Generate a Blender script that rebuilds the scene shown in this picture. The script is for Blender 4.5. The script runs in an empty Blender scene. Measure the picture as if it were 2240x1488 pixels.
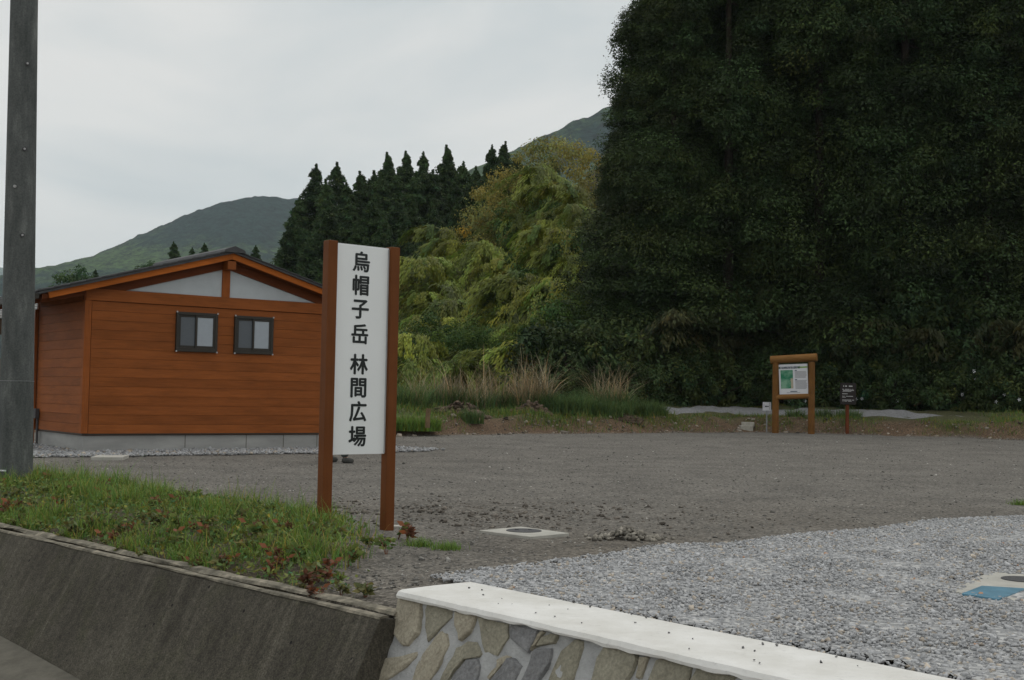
import bpy, bmesh, math, random
import numpy as np
from math import sin, cos, radians, pi, atan, sqrt
from mathutils import Vector, Matrix, noise

# ------------------------------------------------------------------ camera, sky, sun, exposure
sc = bpy.context.scene
col = sc.collection
W, H = 2240, 1488
F, CH, YH, ROLL = 2700.0, 1.15, 867.0, .018
PITCH = atan((YH - H / 2) / F)
_fw = np.array([0, cos(PITCH), sin(PITCH)]); _up = np.array([0, -sin(PITCH), cos(PITCH)]); _rt = np.array([1., 0, 0])
R2 = _rt * cos(ROLL) + _up * sin(ROLL); U2 = -_rt * sin(ROLL) + _up * cos(ROLL)
cd = bpy.data.cameras.new('camera'); camo = bpy.data.objects.new('camera', cd); col.objects.link(camo)
cd.sensor_width = 36; cd.lens = F * 36 / W; cd.clip_end = 12000; cd.clip_start = .05
camo.matrix_world = Matrix(((R2[0], U2[0], -_fw[0], 0), (R2[1], U2[1], -_fw[1], 0), (R2[2], U2[2], -_fw[2], CH), (0, 0, 0, 1)))
sc.camera = camo

SUN_EL, SUN_AZ = radians(62), radians(38)          # azimuth measured from +y towards +x
world = bpy.data.worlds.new('World'); sc.world = world; world.use_nodes = True
nt = world.node_tree; nt.nodes.clear()
wo = nt.nodes.new('ShaderNodeOutputWorld'); bg = nt.nodes.new('ShaderNodeBackground'); nt.links.new(bg.outputs[0], wo.inputs[0])
sky = nt.nodes.new('ShaderNodeTexSky'); sky.sky_type = 'NISHITA'; sky.sun_disc = False
sky.sun_elevation = SUN_EL; sky.sun_rotation = SUN_AZ; sky.dust_density = 3
tc = nt.nodes.new('ShaderNodeTexCoord'); mp = nt.nodes.new('ShaderNodeMapping'); mp.inputs['Scale'].default_value = (2.2, 2.2, 5.5)
mp.inputs['Location'].default_value = (.35, .1, .2)
n1 = nt.nodes.new('ShaderNodeTexNoise'); n1.inputs['Scale'].default_value = 1.7; n1.inputs['Detail'].default_value = 6; n1.inputs['Roughness'].default_value = .5
n1.inputs['Distortion'].default_value = .5
nt.links.new(tc.outputs['Generated'], mp.inputs[0]); nt.links.new(mp.outputs[0], n1.inputs[0])
cr = nt.nodes.new('ShaderNodeValToRGB')
e = cr.color_ramp.elements
e[0].position = .36; e[0].color = (6.5, 6.85, 6.9, 1)
e[1].position = .60; e[1].color = (8.3, 8.2, 7.95, 1)
nt.links.new(n1.outputs[0], cr.inputs[0])
mx = nt.nodes.new('ShaderNodeMix'); mx.data_type = 'RGBA'; mx.inputs[0].default_value = .97
nt.links.new(sky.outputs[0], mx.inputs[6]); nt.links.new(cr.outputs[0], mx.inputs[7])
nt.links.new(mx.outputs[2], bg.inputs[0]); bg.inputs[1].default_value = .1

sl = bpy.data.lights.new('sun', 'SUN'); so = bpy.data.objects.new('sun', sl); col.objects.link(so)
sl.energy = .9; sl.angle = radians(22); sl.color = (1, .96, .9)
sd = Vector((sin(SUN_AZ) * cos(SUN_EL), cos(SUN_AZ) * cos(SUN_EL), sin(SUN_EL)))
so.rotation_euler = sd.to_track_quat('Z', 'Y').to_euler(); so.location = (0, 0, 60)
sc.view_settings.view_transform = 'Standard'; sc.view_settings.look = 'None'; sc.view_settings.exposure = 0; sc.view_settings.gamma = 1
sc.view_settings.use_curve_mapping = False
sc.render.engine = 'CYCLES'
sc.cycles.max_bounces = 6; sc.cycles.diffuse_bounces = 3; sc.cycles.transparent_max_bounces = 8; sc.cycles.volume_bounces = 1

# ------------------------------------------------------------------ helpers
rng = np.random.default_rng(7)
def ray(px, py): return _fw * F + R2 * (px - W / 2) - U2 * (py - H / 2)
def G(px, py, z=0.):
    d = ray(px, py); return np.array([0, 0, CH]) + d * ((z - CH) / d[2])
def D(px, py, Y):
    d = ray(px, py); return np.array([0, 0, CH]) + d * (Y / d[1])
def PX(p):
    v = np.asarray(p, float) - np.array([0, 0, CH]); k = v @ _fw
    return W / 2 + F * (v @ R2) / k, H / 2 - F * (v @ U2) / k

def tag(o, label=None, cat=None, group=None, kind=None):
    if label: o['label'] = label
    if cat: o['category'] = cat
    if group: o['group'] = group
    if kind: o['kind'] = kind
    return o
def thing(name, label, cat, loc=(0, 0, 0), rz=0., group=None):
    o = bpy.data.objects.new(name, None); o.location = [float(v) for v in loc]; o.rotation_euler = (0, 0, rz); o.empty_display_size = .2
    col.objects.link(o); return tag(o, label, cat, group)
def add(name, me, parent=None):
    o = bpy.data.objects.new(name, me); col.objects.link(o); o.parent = parent; return o
def meshdata(name, v, f, m=None, smooth=False, colr=None):
    """v (n,3); f (k,q) array or list of lists; colr (n,3) vertex colours"""
    me = bpy.data.meshes.new(name); v = np.asarray(v, np.float32)
    if isinstance(f, np.ndarray):
        k, q = f.shape
        me.vertices.add(len(v)); me.vertices.foreach_set('co', v.ravel())
        me.loops.add(k * q); me.loops.foreach_set('vertex_index', f.astype(np.int32).ravel())
        me.polygons.add(k); me.polygons.foreach_set('loop_start', np.arange(0, k * q, q, dtype=np.int32))
        me.polygons.foreach_set('loop_total', np.full(k, q, np.int32))
        me.update(calc_edges=True)
    else:
        me.from_pydata(v.tolist(), [], [list(a) for a in f]); me.update()
    if smooth: me.polygons.foreach_set('use_smooth', np.ones(len(me.polygons), bool))
    if colr is not None:
        a = me.color_attributes.new('Col', 'FLOAT_COLOR', 'POINT')
        c4 = np.ones((len(v), 4), np.float32); c4[:, :3] = colr; a.data.foreach_set('color', c4.ravel())
    if m: me.materials.append(m)
    return me
def mk(name, v, f, m, parent=None, smooth=False, colr=None): return add(name, meshdata(name, v, f, m, smooth, colr), parent)

BOXF = [(0, 3, 2, 1), (4, 5, 6, 7), (0, 1, 5, 4), (1, 2, 6, 5), (2, 3, 7, 6), (3, 0, 4, 7)]
def boxv(x0, x1, y0, y1, z0, z1):
    return [(x0, y0, z0), (x1, y0, z0), (x1, y1, z0), (x0, y1, z0), (x0, y0, z1), (x1, y0, z1), (x1, y1, z1), (x0, y1, z1)]
def box(name, b, m, parent=None, bev=0.):
    o = mk(name, boxv(*b), BOXF, m, parent)
    if bev:
        md = o.modifiers.new('bevel', 'BEVEL'); md.width = bev; md.segments = 2
    return o
def prism(name, poly, y0, y1, m, parent=None):          # poly in (x, z)
    n = len(poly); v = [(x, y0, z) for x, z in poly] + [(x, y1, z) for x, z in poly]
    f = [list(range(n)), list(range(2 * n - 1, n - 1, -1))] + [[i, n + i, n + (i + 1) % n, (i + 1) % n] for i in range(n)]
    o = mk(name, v, f, m, parent)
    bm = bmesh.new(); bm.from_mesh(o.data); bmesh.ops.recalc_face_normals(bm, faces=bm.faces); bm.to_mesh(o.data); bm.free()
    return o
def tube(path, rad, seg=10, cap=True):
    path = np.asarray(path, float); n = len(path); rad = np.broadcast_to(rad, n)
    vs, fs = [], []
    for i in range(n):
        t = path[min(i + 1, n - 1)] - path[max(i - 1, 0)]; t = t / np.linalg.norm(t)
        a = np.cross(t, [0, 0, 1.] if abs(t[2]) < .9 else [1., 0, 0]); a /= np.linalg.norm(a); b = np.cross(t, a)
        for k in range(seg):
            an = 2 * pi * k / seg; vs.append(path[i] + rad[i] * (cos(an) * a + sin(an) * b))
    for i in range(n - 1):
        for k in range(seg):
            k2 = (k + 1) % seg; fs.append([i * seg + k, i * seg + k2, (i + 1) * seg + k2, (i + 1) * seg + k])
    if cap: fs.append(list(range(seg))[::-1]); fs.append([(n - 1) * seg + k for k in range(seg)])
    return vs, fs
def join(parts):
    V, Fc, o = [], [], 0
    for v, f in parts:
        V += [tuple(p) for p in v]; Fc += [[i + o for i in q] for q in f]; o += len(v)
    return V, Fc
def copy_tree(o, parent=None):
    c = o.copy(); col.objects.link(c); c.parent = parent
    for ch in list(o.children): copy_tree(ch, c)
    return c
def sstep(a, b, x):
    t = np.clip((x - a) / (b - a), 0, 1); return t * t * (3 - 2 * t)
def nz(x, y, z=0., s=1.): return noise.noise(Vector((x * s, y * s, z)))

# ------------------------------------------------------------------ materials
class NB:
    def __init__(s, name):
        s.m = bpy.data.materials.new(name); s.m.use_nodes = True; s.t = s.m.node_tree; s.t.nodes.clear()
        s.out = s.n('ShaderNodeOutputMaterial'); s.p = s.n('ShaderNodeBsdfPrincipled'); s.l(s.p.outputs[0], s.out.inputs[0])
        s.p.inputs['Specular IOR Level'].default_value = .3
    def n(s, t): return s.t.nodes.new(t)
    def l(s, a, b): s.t.links.new(a, b)
    def coord(s, scale=(1, 1, 1), kind='Object', rnd=False):
        t = s.n('ShaderNodeTexCoord'); m = s.n('ShaderNodeMapping'); m.inputs['Scale'].default_value = scale; s.l(t.outputs[kind], m.inputs[0])
        if rnd:
            oi = s.n('ShaderNodeObjectInfo'); mu = s.n('ShaderNodeMath'); mu.operation = 'MULTIPLY'; mu.inputs[1].default_value = 37.
            s.l(oi.outputs['Random'], mu.inputs[0]); s.l(mu.outputs[0], m.inputs['Location'])
        return m.outputs[0]
    def noise(s, co, sc=5., det=4., rough=.6, dist=0.):
        t = s.n('ShaderNodeTexNoise'); t.inputs['Scale'].default_value = sc; t.inputs['Detail'].default_value = det
        t.inputs['Roughness'].default_value = rough; t.inputs['Distortion'].default_value = dist; s.l(co, t.inputs[0]); return t.outputs[0]
    def vor(s, co, sc=5., out='Color', feat='F1'):
        t = s.n('ShaderNodeTexVoronoi'); t.feature = feat; t.inputs['Scale'].default_value = sc; s.l(co, t.inputs[0]); return t.outputs[out]
    def ramp(s, fac, stops):
        r = s.n('ShaderNodeValToRGB'); el = r.color_ramp.elements
        while len(el) < len(stops): el.new(.5)
        for q, (p, c) in zip(el, stops):
            q.position = p; q.color = (c, c, c, 1) if isinstance(c, (int, float)) else (*c, 1)
        s.l(fac, r.inputs[0]); return r.outputs[0]
    def mix(s, fac, a, b, mode='MIX'):
        m = s.n('ShaderNodeMix'); m.data_type = 'RGBA'; m.blend_type = mode
        for sock, v in ((m.inputs[0], fac), (m.inputs[6], a), (m.inputs[7], b)):
            if isinstance(v, (int, float)): sock.default_value = v
            elif isinstance(v, tuple): sock.default_value = (*v, 1)
            else: s.l(v, sock)
        return m.outputs[2]
    def math(s, op, a, b=0.):
        m = s.n('ShaderNodeMath'); m.operation = op
        for sock, v in ((m.inputs[0], a), (m.inputs[1], b)):
            if isinstance(v, (int, float)): sock.default_value = v
            else: s.l(v, sock)
        return m.outputs[0]
    def attr(s, name='Col'):
        a = s.n('ShaderNodeAttribute'); a.attribute_name = name; return a.outputs['Color']
    def rand(s): return s.n('ShaderNodeObjectInfo').outputs['Random']
    def base(s, c, rough=.8):
        if isinstance(c, tuple): s.p.inputs['Base Color'].default_value = (*c, 1)
        else: s.l(c, s.p.inputs['Base Color'])
        s.p.inputs['Roughness'].default_value = rough; return s
    def bump(s, h, st=.3, dist=.02):
        b = s.n('ShaderNodeBump'); b.inputs['Strength'].default_value = st; b.inputs['Distance'].default_value = dist
        s.l(h, b.inputs['Height']); s.l(b.outputs[0], s.p.inputs['Normal']); return s

def m_plain(name, c, var=.25, sc=8., rough=.8, bump=.15, det=5., spec=.3, metal=0., rnd=True):
    b = NB(name); co = b.coord(rnd=rnd); n = b.noise(co, sc, det)
    lo = tuple(x * (1 - var) for x in c); hi = tuple(min(x * (1 + var), .95) for x in c)
    b.base(b.ramp(n, [(.3, lo), (.7, hi)]), rough); b.p.inputs['Specular IOR Level'].default_value = spec; b.p.inputs['Metallic'].default_value = metal
    if bump: b.bump(b.noise(co, sc * 6, 3), bump, .01)
    return b.m
def m_wood(name, c, stretch=(1.2, 22, 22), var=.35, rough=.62, rndv=.3):
    b = NB(name); co = b.coord(stretch, rnd=True); g = b.noise(co, 2.2, 7, .65, .6)
    big = b.noise(b.coord((.7, 2.5, 2.5), rnd=True), 1.6, 3)
    lo = tuple(x * (1 - var) for x in c); hi = tuple(x * (1 + var) for x in c)
    k = b.mix(.5, b.ramp(g, [(.3, lo), (.68, hi)]), b.ramp(big, [(.3, lo), (.7, hi)]))
    rv = b.ramp(b.rand(), [(0, 1 - rndv), (1, 1 + rndv)])
    b.base(b.mix(1., k, rv, 'MULTIPLY'), rough); b.p.inputs['Specular IOR Level'].default_value = .12; b.bump(g, .12, .004); return b.m
def m_leaf(name, c, var=.3, trans=.25, rough=.6, hue=None):
    b = NB(name); rv = b.ramp(b.rand(), [(0, 1 - var), (1, 1 + var)])
    k = b.mix(1., b.attr(), tuple(c), 'MULTIPLY'); k = b.mix(1., k, rv, 'MULTIPLY')
    if hue: k = b.mix(b.math('MULTIPLY', b.rand(), .3), k, b.mix(1., b.attr(), hue, 'MULTIPLY'))
    b.base(k, rough); b.p.inputs['Specular IOR Level'].default_value = .18
    tr = b.n('ShaderNodeBsdfTranslucent'); b.l(k, tr.inputs[0]); ms = b.n('ShaderNodeMixShader'); ms.inputs[0].default_value = trans
    b.l(b.p.outputs[0], ms.inputs[1]); b.l(tr.outputs[0], ms.inputs[2]); b.l(ms.outputs[0], b.out.inputs[0]); return b.m

M = {}
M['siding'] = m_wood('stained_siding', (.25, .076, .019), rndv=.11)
M['siding_v'] = m_wood('stained_post', (.26, .077, .019), (22, 22, 1.2), rndv=.05)
M['siding_d'] = m_wood('stained_side', (.25, .076, .019), (22, 1.2, 22), rndv=.11)
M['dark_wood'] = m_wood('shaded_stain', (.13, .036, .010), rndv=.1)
M['barge'] = m_wood('barge_stain', (.40, .11, .017), rndv=.05)
M['post_brown'] = m_wood('brown_painted_post', (.15, .050, .014), (14, 14, 1.0), var=.16, rough=.5, rndv=.03)
M['log'] = m_wood('brown_log', (.155, .072, .020), (10, 10, 1.3), var=.35, rndv=.1)
M['logx'] = m_wood('brown_log_bar', (.215, .105, .032), (1.3, 10, 10), var=.3, rndv=.1)
M['roof'] = m_plain('roof_slate', (.055, .055, .057), .3, 6, .55)
M['roof_pale'] = m_plain('roof_pale_tile', (.42, .42, .41), .2, 6, .6)
M['plaster'] = m_plain('grey_plaster', (.46, .50, .52), .06, 4, .85, .1)
M['black_metal'] = m_plain('bronze_metal', (.03, .026, .02), .15, 8, .4, 0)
M['clip'] = m_plain('grey_clip', (.4, .4, .4), .1, 8, .4, 0)
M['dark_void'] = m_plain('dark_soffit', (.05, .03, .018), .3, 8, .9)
M['white'] = m_plain('white_enamel', (.80, .825, .82), .015, 3, .28, .0, spec=.5)
M['white_s'] = m_plain('white_board', (.62, .63, .66), .02, 3, .5, .0)
M['black_print'] = m_plain('black_print', (.012, .016, .015), .1, 9, .35, 0)
M['white_print'] = m_plain('white_print', (.5, .5, .5), .1, 9, .6, 0)
M['grey_print'] = m_plain('grey_print', (.2, .2, .21), .1, 9, .6, 0)
M['blue_print'] = m_plain('navy_print', (.03, .06, .09), .1, 9, .6, 0)
M['green_print'] = m_plain('green_print', (.18, .32, .06), .1, 9, .6, 0)
M['steel'] = m_plain('galvanised', (.3, .31, .32), .15, 20, .45, .05, metal=.3)
M['brownblack'] = m_plain('black_board', (.014, .010, .009), .2, 5, .5, 0)
M['redpost'] = m_wood('red_brown_post', (.13, .036, .014), (10, 10, 1.2), rndv=.02)
M['iron'] = m_plain('cast_iron', (.06, .06, .063), .3, 60, .55, .4)
M['blue'] = m_plain('blue_lid', (.09, .21, .29), .25, 6, .5, .2)
M['skin'] = m_plain('skin', (.45, .28, .2), .08, 9, .6, 0)
M['trousers'] = m_plain('grey_trousers', (.085, .095, .09), .2, 12, .9, .1)
M['jacket'] = m_plain('dark_jacket', (.05, .06, .09), .2, 12, .9, .1)
M['shoe'] = m_plain('grey_shoe', (.06, .06, .055), .3, 12, .8, .1)
M['hair'] = m_plain('black_hair', (.012, .01, .01), .2, 30, .6, .2)
M['bark'] = m_plain('bark', (.032, .025, .018), .4, 9, .95, .6)
M['culm'] = m_plain('bamboo_culm', (.12, .14, .04), .25, 5, .5, .1)
M['stick'] = m_plain('dry_stick', (.16, .11, .06), .3, 8, .9, .3)
M['hs_slab'] = m_plain('pale_slab', (.42, .41, .37), .15, 7, .9, .2)
M['block'] = m_plain('concrete_block', (.36, .345, .30), .2, 9, .95, .3)
M['petal'] = m_plain('white_petal', (.7, .72, .74), .05, 9, .7, 0)

# map printed on the notice board: green with pale relief and a sand-coloured lower corner
b = NB('map_print'); co = b.coord((1, 1, 1))
g = b.noise(co, 3.2, 5); k = b.ramp(g, [(.42, (.012, .17, .085)), (.62, (.19, .36, .25))])
sx = b.n('ShaderNodeSeparateXYZ'); b.l(co, sx.inputs[0])
edge = b.math('ADD', sx.outputs['X'], b.math('MULTIPLY', b.noise(co, 9, 3), .10))
low = b.math('LESS_THAN', sx.outputs['Z'], .02); sel = b.math('MULTIPLY', low, b.math('GREATER_THAN', edge, .17))
b.base(b.mix(sel, k, (.42, .36, .27)), .5); M['map'] = b.m

# concrete of the old roadside wall: dark stains running down the face, pale rubbed edge
b = NB('stained_concrete'); co = b.coord((1, 1, 1), 'Object')
rot = b.n('ShaderNodeMapping'); rot.inputs['Rotation'].default_value = (0, 0, 0.8027); b.l(co, rot.inputs[0]); scm = b.n('ShaderNodeMapping'); scm.inputs['Scale'].default_value = (7, .9, .5); b.l(rot.outputs[0], scm.inputs[0])
st = b.noise(scm.outputs[0], 1.5, 8, .68, .3); bigp = b.noise(co, 1.1, 4)
c1 = b.ramp(st, [(.30, (.036, .032, .024)), (.52, (.058, .052, .040)), (.64, (.086, .078, .06)), (.75, (.18, .165, .13))])
c2 = b.mix(b.ramp(bigp, [(.42, .0), (.7, .65)]), c1, (.11, .10, .078))
c2 = b.mix(b.ramp(b.noise(co, 3.1, 6, .7), [(.5, 0.), (.68, .65)]), c2, (.060, .058, .036))
fin = b.noise(co, 90, 4); c2 = b.mix(1., c2, b.ramp(b.noise(co, 22, 6, .75), [(.3, .65), (.7, 1.45)]), 'MULTIPLY'); c3 = b.mix(1., c2, b.ramp(fin, [(.3, .5), (.7, 1.55)]), 'MULTIPLY')
pit = b.vor(co, 7.5, 'Distance'); pm = b.math('LESS_THAN', pit, .085)
pmask = b.math('MULTIPLY', pm, b.math('GREATER_THAN', b.noise(co, 2.2, 2), .5)); c4 = b.mix(pmask, c3, (.012, .011, .01))
b.base(c4, .92)
hh = b.math('SUBTRACT', fin, b.math('MULTIPLY', pmask, 1.5)); b.bump(hh, .55, .012); M['wall_dark'] = b.m
b = NB('worn_edge_concrete'); co = b.coord()
b.base(b.ramp(b.noise(co, 7, 7, .7), [(.33, (.07, .064, .05)), (.5, (.17, .155, .12)), (.68, (.36, .32, .25))]), .95).bump(b.noise(co, 40, 4), .5, .01); M['wall_edge'] = b.m
b = NB('gutter_concrete'); co = b.coord()
b.base(b.ramp(b.noise(b.coord((2, 2, 2)), 2.5, 7, .7), [(.3, (.075, .07, .056)), (.7, (.15, .14, .115))]), .9).bump(b.noise(co, 70, 4), .4, .008); M['gutter'] = b.m
b = NB('old_asphalt'); co = b.coord()
b.base(b.mix(1., b.ramp(b.noise(co, 2.2, 6), [(.3, (.12, .105, .085)), (.7, (.22, .195, .165))]), b.ramp(b.noise(co, 120, 3), [(.3, .6), (.7, 1.35)]), 'MULTIPLY'), .95).bump(b.noise(co, 120, 3), .6, .008); M['road'] = b.m
# white new cap concrete
b = NB('new_cap_concrete'); co = b.coord()
k = b.ramp(b.noise(b.coord((1, 1, 1)), 3.5, 7, .62), [(.3, (.60, .59, .55)), (.65, (.74, .735, .71))])
k = b.mix(b.ramp(b.noise(co, 26, 4), [(.60, 0.), (.72, .30)]), k, (.40, .40, .38))
k = b.mix(b.ramp(b.noise(co, 1.3, 5, .7), [(.5, 0.), (.75, .35)]), k, (.50, .48, .43))
b.base(k, .92).bump(b.noise(co, 14, 6), .25, .015); M['cap'] = b.m
b = NB('mortar'); co = b.coord()
b.base(b.ramp(b.noise(co, 6, 8, .7), [(.3, (.29, .295, .295)), (.7, (.48, .485, .48))]), .95).bump(b.noise(co, 55, 4), .8, .012); M['mortar'] = b.m
def m_stone(name, c1, c2):
    b = NB(name); co = b.coord(rnd=True)
    k = b.ramp(b.noise(co, 4.5, 8, .68, .4), [(.3, c1), (.7, c2)])
    k = b.mix(b.ramp(b.noise(co, 9, 5, .7, 1.5), [(.60, 0.), (.72, .55)]), k, (.34, .31, .25))
    k = b.mix(1., k, b.ramp(b.noise(co, 70, 4), [(.3, .75), (.7, 1.22)]), 'MULTIPLY')
    b.base(k, .85).bump(b.noise(co, 16, 8, .7), .7, .02); return b.m
M['st_tan'] = m_stone('tan_stone', (.28, .25, .19), (.42, .385, .30))
M['st_olive'] = m_stone('olive_stone', (.19, .178, .135), (.33, .31, .24))
M['st_slate'] = m_stone('slate_stone', (.155, .157, .16), (.26, .26, .262))
b = NB('foundation_concrete'); co = b.coord((.5, .5, 1.6))
b.base(b.ramp(b.noise(co, 2, 6), [(.3, (.27, .27, .26)), (.7, (.40, .40, .385))]), .9).bump(b.noise(b.coord(), 50, 3), .2, .005); M['found'] = b.m
b = NB('utility_pole_concrete'); co = b.coord((5, 5, 1.3))
b.base(b.mix(1., b.ramp(b.noise(co, 1.3, 7, .68), [(.32, (.055, .062, .06)), (.55, (.10, .108, .105)), (.75, (.19, .2, .19))]), b.ramp(b.noise(b.coord(), 60, 4), [(.3, .75), (.7, 1.25)]), 'MULTIPLY'), .85).bump(b.noise(b.coord(), 45, 4), .35, .006); M['pole'] = b.m

# ground: lot of dark crushed stone, soil and grass soil from the vertex colours (zones), with grain
b = NB('ground_zones'); co = b.coord()
v = b.vor(co, 42, 'Color'); vv = b.math('ADD', b.math('MULTIPLY', b.noise(v, 3, 1), .001), 0.)
bw = b.n('ShaderNodeRGBToBW'); b.l(v, bw.inputs[0])
grain = b.ramp(bw.outputs[0], [(.15, .62), (.5, .95), (.8, 1.5)])
soft = b.ramp(b.noise(co, .9, 6, .65), [(.3, .74), (.7, 1.2)])
spk = b.ramp(b.noise(co, 30, 5, .75), [(.35, .7), (.68, 1.35)])
k = b.mix(1., b.attr(), grain, 'MULTIPLY'); k = b.mix(1., k, soft, 'MULTIPLY'); k = b.mix(1., k, spk, 'MULTIPLY')
b.base(k, .97).bump(b.math('ADD', b.vor(co, 42, 'Distance'), b.noise(co, 9, 5)), .6, .02); M['ground'] = b.m
b = NB('pale_gravel_bed'); co = b.coord()
v = b.vor(co, 30, 'Color'); bw = b.n('ShaderNodeRGBToBW'); b.l(v, bw.inputs[0])
k = b.ramp(bw.outputs[0], [(.1, (.2, .205, .21)), (.5, (.34, .345, .345)), (.85, (.52, .52, .51))])
b.base(k, .95).bump(b.vor(co, 30, 'Distance'), .8, .02); M['pale'] = b.m
b = NB('shaded_path_gravel'); co = b.coord(); b.base(b.ramp(b.noise(co, 14, 6, .75), [(.3, (.15, .15, .152)), (.7, (.33, .33, .335))]), .95).bump(b.vor(co, 22, 'Distance'), .8, .03); M['path'] = b.m  # pale gravel again, forest shade put into a darker colour
b = NB('gravel_stone'); b.base(b.mix(1., b.attr(), b.ramp(b.noise(b.coord(), 60, 4), [(.3, .8), (.7, 1.2)]), 'MULTIPLY'), .9); M['stone_attr'] = b.m
b = NB('hill_forest'); co = b.coord()
k = b.mix(1., b.attr(), b.ramp(b.noise(co, .085, 5, .75), [(.38, .2), (.62, 2.0)]), 'MULTIPLY'); b.base(k, .95)  # colour noise carries the canopy shading the coarse mesh cannot show
b.p.inputs['Specular IOR Level'].default_value = 0.; b.bump(b.noise(co, .12, 5, .7), 1., 5.); M['hill'] = b.m

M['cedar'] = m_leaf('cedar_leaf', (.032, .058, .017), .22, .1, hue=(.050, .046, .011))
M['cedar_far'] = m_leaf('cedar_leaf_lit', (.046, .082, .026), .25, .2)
M['bamboo'] = m_leaf('bamboo_leaf', (.18, .225, .030), .4, .2, hue=(.20, .17, .02))
M['broad'] = m_leaf('broadleaf', (.065, .125, .026), .45, .2, hue=(.05, .06, .02))
M['oak'] = m_leaf('yellow_blossom_leaf', (.25, .24, .065), .1, .3)
M['shrub'] = m_leaf('shrub_leaf', (.050, .085, .026), .35, .2, hue=(.055, .055, .025))
M['sasa'] = m_leaf('dwarf_bamboo_leaf', (.066, .070, .028), .3, .2)
M['grass'] = m_leaf('grass_blade', (.155, .25, .05), .1, .3)
M['tuft'] = m_leaf('tuft_blade', (.105, .165, .055), .15, .3)
M['dry'] = m_leaf('dry_stalk', (.36, .285, .175), .1, .2)
M['weed'] = m_leaf('weed_leaf', (.145, .19, .055), .2, .25)
M['weed2'] = m_leaf('dull_weed_leaf', (.15, .155, .06), .25, .25)
M['redleaf'] = m_leaf('red_weed_leaf', (.19, .085, .05), .25, .25)

# ------------------------------------------------------------------ terrain
WP = np.array([-.62, 6.66]); WD = np.array([.695, -.7195]); WD = WD / np.linalg.norm(WD); WN = np.array([-WD[1], WD[0]])   # roadside wall line; WN points to the lot
def ts(x, y): return (x - WP[0]) * WD[0] + (y - WP[1]) * WD[1], (x - WP[0]) * WN[0] + (y - WP[1]) * WN[1]
def xy(t, s): return WP + WD * t + WN * s
BX = [-60, -12, -2.9, -.2, 5.25, 7.6, 9.6, 10.9, 14.8, 25, 60]; BY = [29, 29.5, 30.9, 33.3, 37.0, 39.1, 39.2, 38.4, 36.0, 32.5, 25]
def bank(x): return np.interp(x, BX, BY)
def lotz(y): return .15 * sstep(22, 37, y)
def strip_w(t, s):           # 1 inside the planted strip behind the roadside wall
    return sstep(.0, -.9, t + .3 + 1.12 * s) * sstep(2.45, 1.7, s) * sstep(-.2, .1, s)
def Hh(x, y):
    q = y - bank(x); z = lotz(np.minimum(y, 40))
    z = z + .46 * sstep(0, 1.3, q) + .30 * np.clip((q - 1.3) / 5, 0, 1)
    wr = sstep(5, 10, x); am = (.13 + .24 * sstep(-4, 4, x)) * sstep(-60, -18, x)
    z = z + wr * .40 * np.clip(q - 8, 0, 60) + (1 - wr) * am * np.clip(y - 58, 0, 55)
    t, s = ts(x, y); z = z + strip_w(t, s) * (.11 * sstep(.1, 1.1, s)) - .055 * sstep(.75, .15, s) * sstep(.2, -.1, t)
    return z
def axis(fine0, fine1, step, far, g=1.22):
    a = list(np.arange(fine0, fine1 + 1e-6, step)); d = step
    while a[-1] < far: d *= g; a.append(a[-1] + d)
    d = step; 
    while a[0] > -far: d *= g; a.insert(0, a[0] - d)
    return np.array(a)
ta = axis(-34, 16, .22, 1600); sa = [.13, .19]; d = .2
while sa[-1] < 26: sa.append(sa[-1] + d)
while sa[-1] < 42: sa.append(sa[-1] + .4)
d = .5
while sa[-1] < 1600: d *= 1.25; sa.append(sa[-1] + d)
sa = np.array(sa)
TT, SS = np.meshgrid(ta, sa, indexing='ij'); X = WP[0] + WD[0] * TT + WN[0] * SS; Y = WP[1] + WD[1] * TT + WN[1] * SS
Z = Hh(X, Y)
near = (Y < 60) & (np.abs(X) < 45)
jit = np.zeros_like(Z)
for i, j in zip(*np.where(near)):
    x, y = X[i, j], Y[i, j]; q = y - bank(x)
    a = .008 * nz(x, y, 3, 1.3) + .006 * nz(x, y, 9, 4)
    if q > -.3: a += .14 * nz(x, y, 1, .8) * min(1, (q + .3) / 1.) + .07 * nz(x, y, 2, 2.3) * min(1, (q + .3))
    dd = math.hypot((x + .6) / 2.2, (y - 12.3) / 1.3)
    if dd < 1.3: a += (.035 * nz(x, y, 5, 3.5) + .02 * nz(x, y, 6, 8)) * (1.3 - dd)
    jit[i, j] = a
Z += jit; Z[SS < .15] = -.2
zone = np.zeros(Z.shape + (3,)); q = Y - bank(X)
lot = np.array([.148, .138, .122]); soil = np.array([.125, .083, .052]); green = np.array([.075, .075, .032]); dark = np.array([.035, .034, .02])
brown = np.array([.128, .114, .095])
nzv = np.array([[nz(x, y, 4, .5) for x, y in zip(r1, r2)] for r1, r2 in zip(X, Y)])
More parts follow.
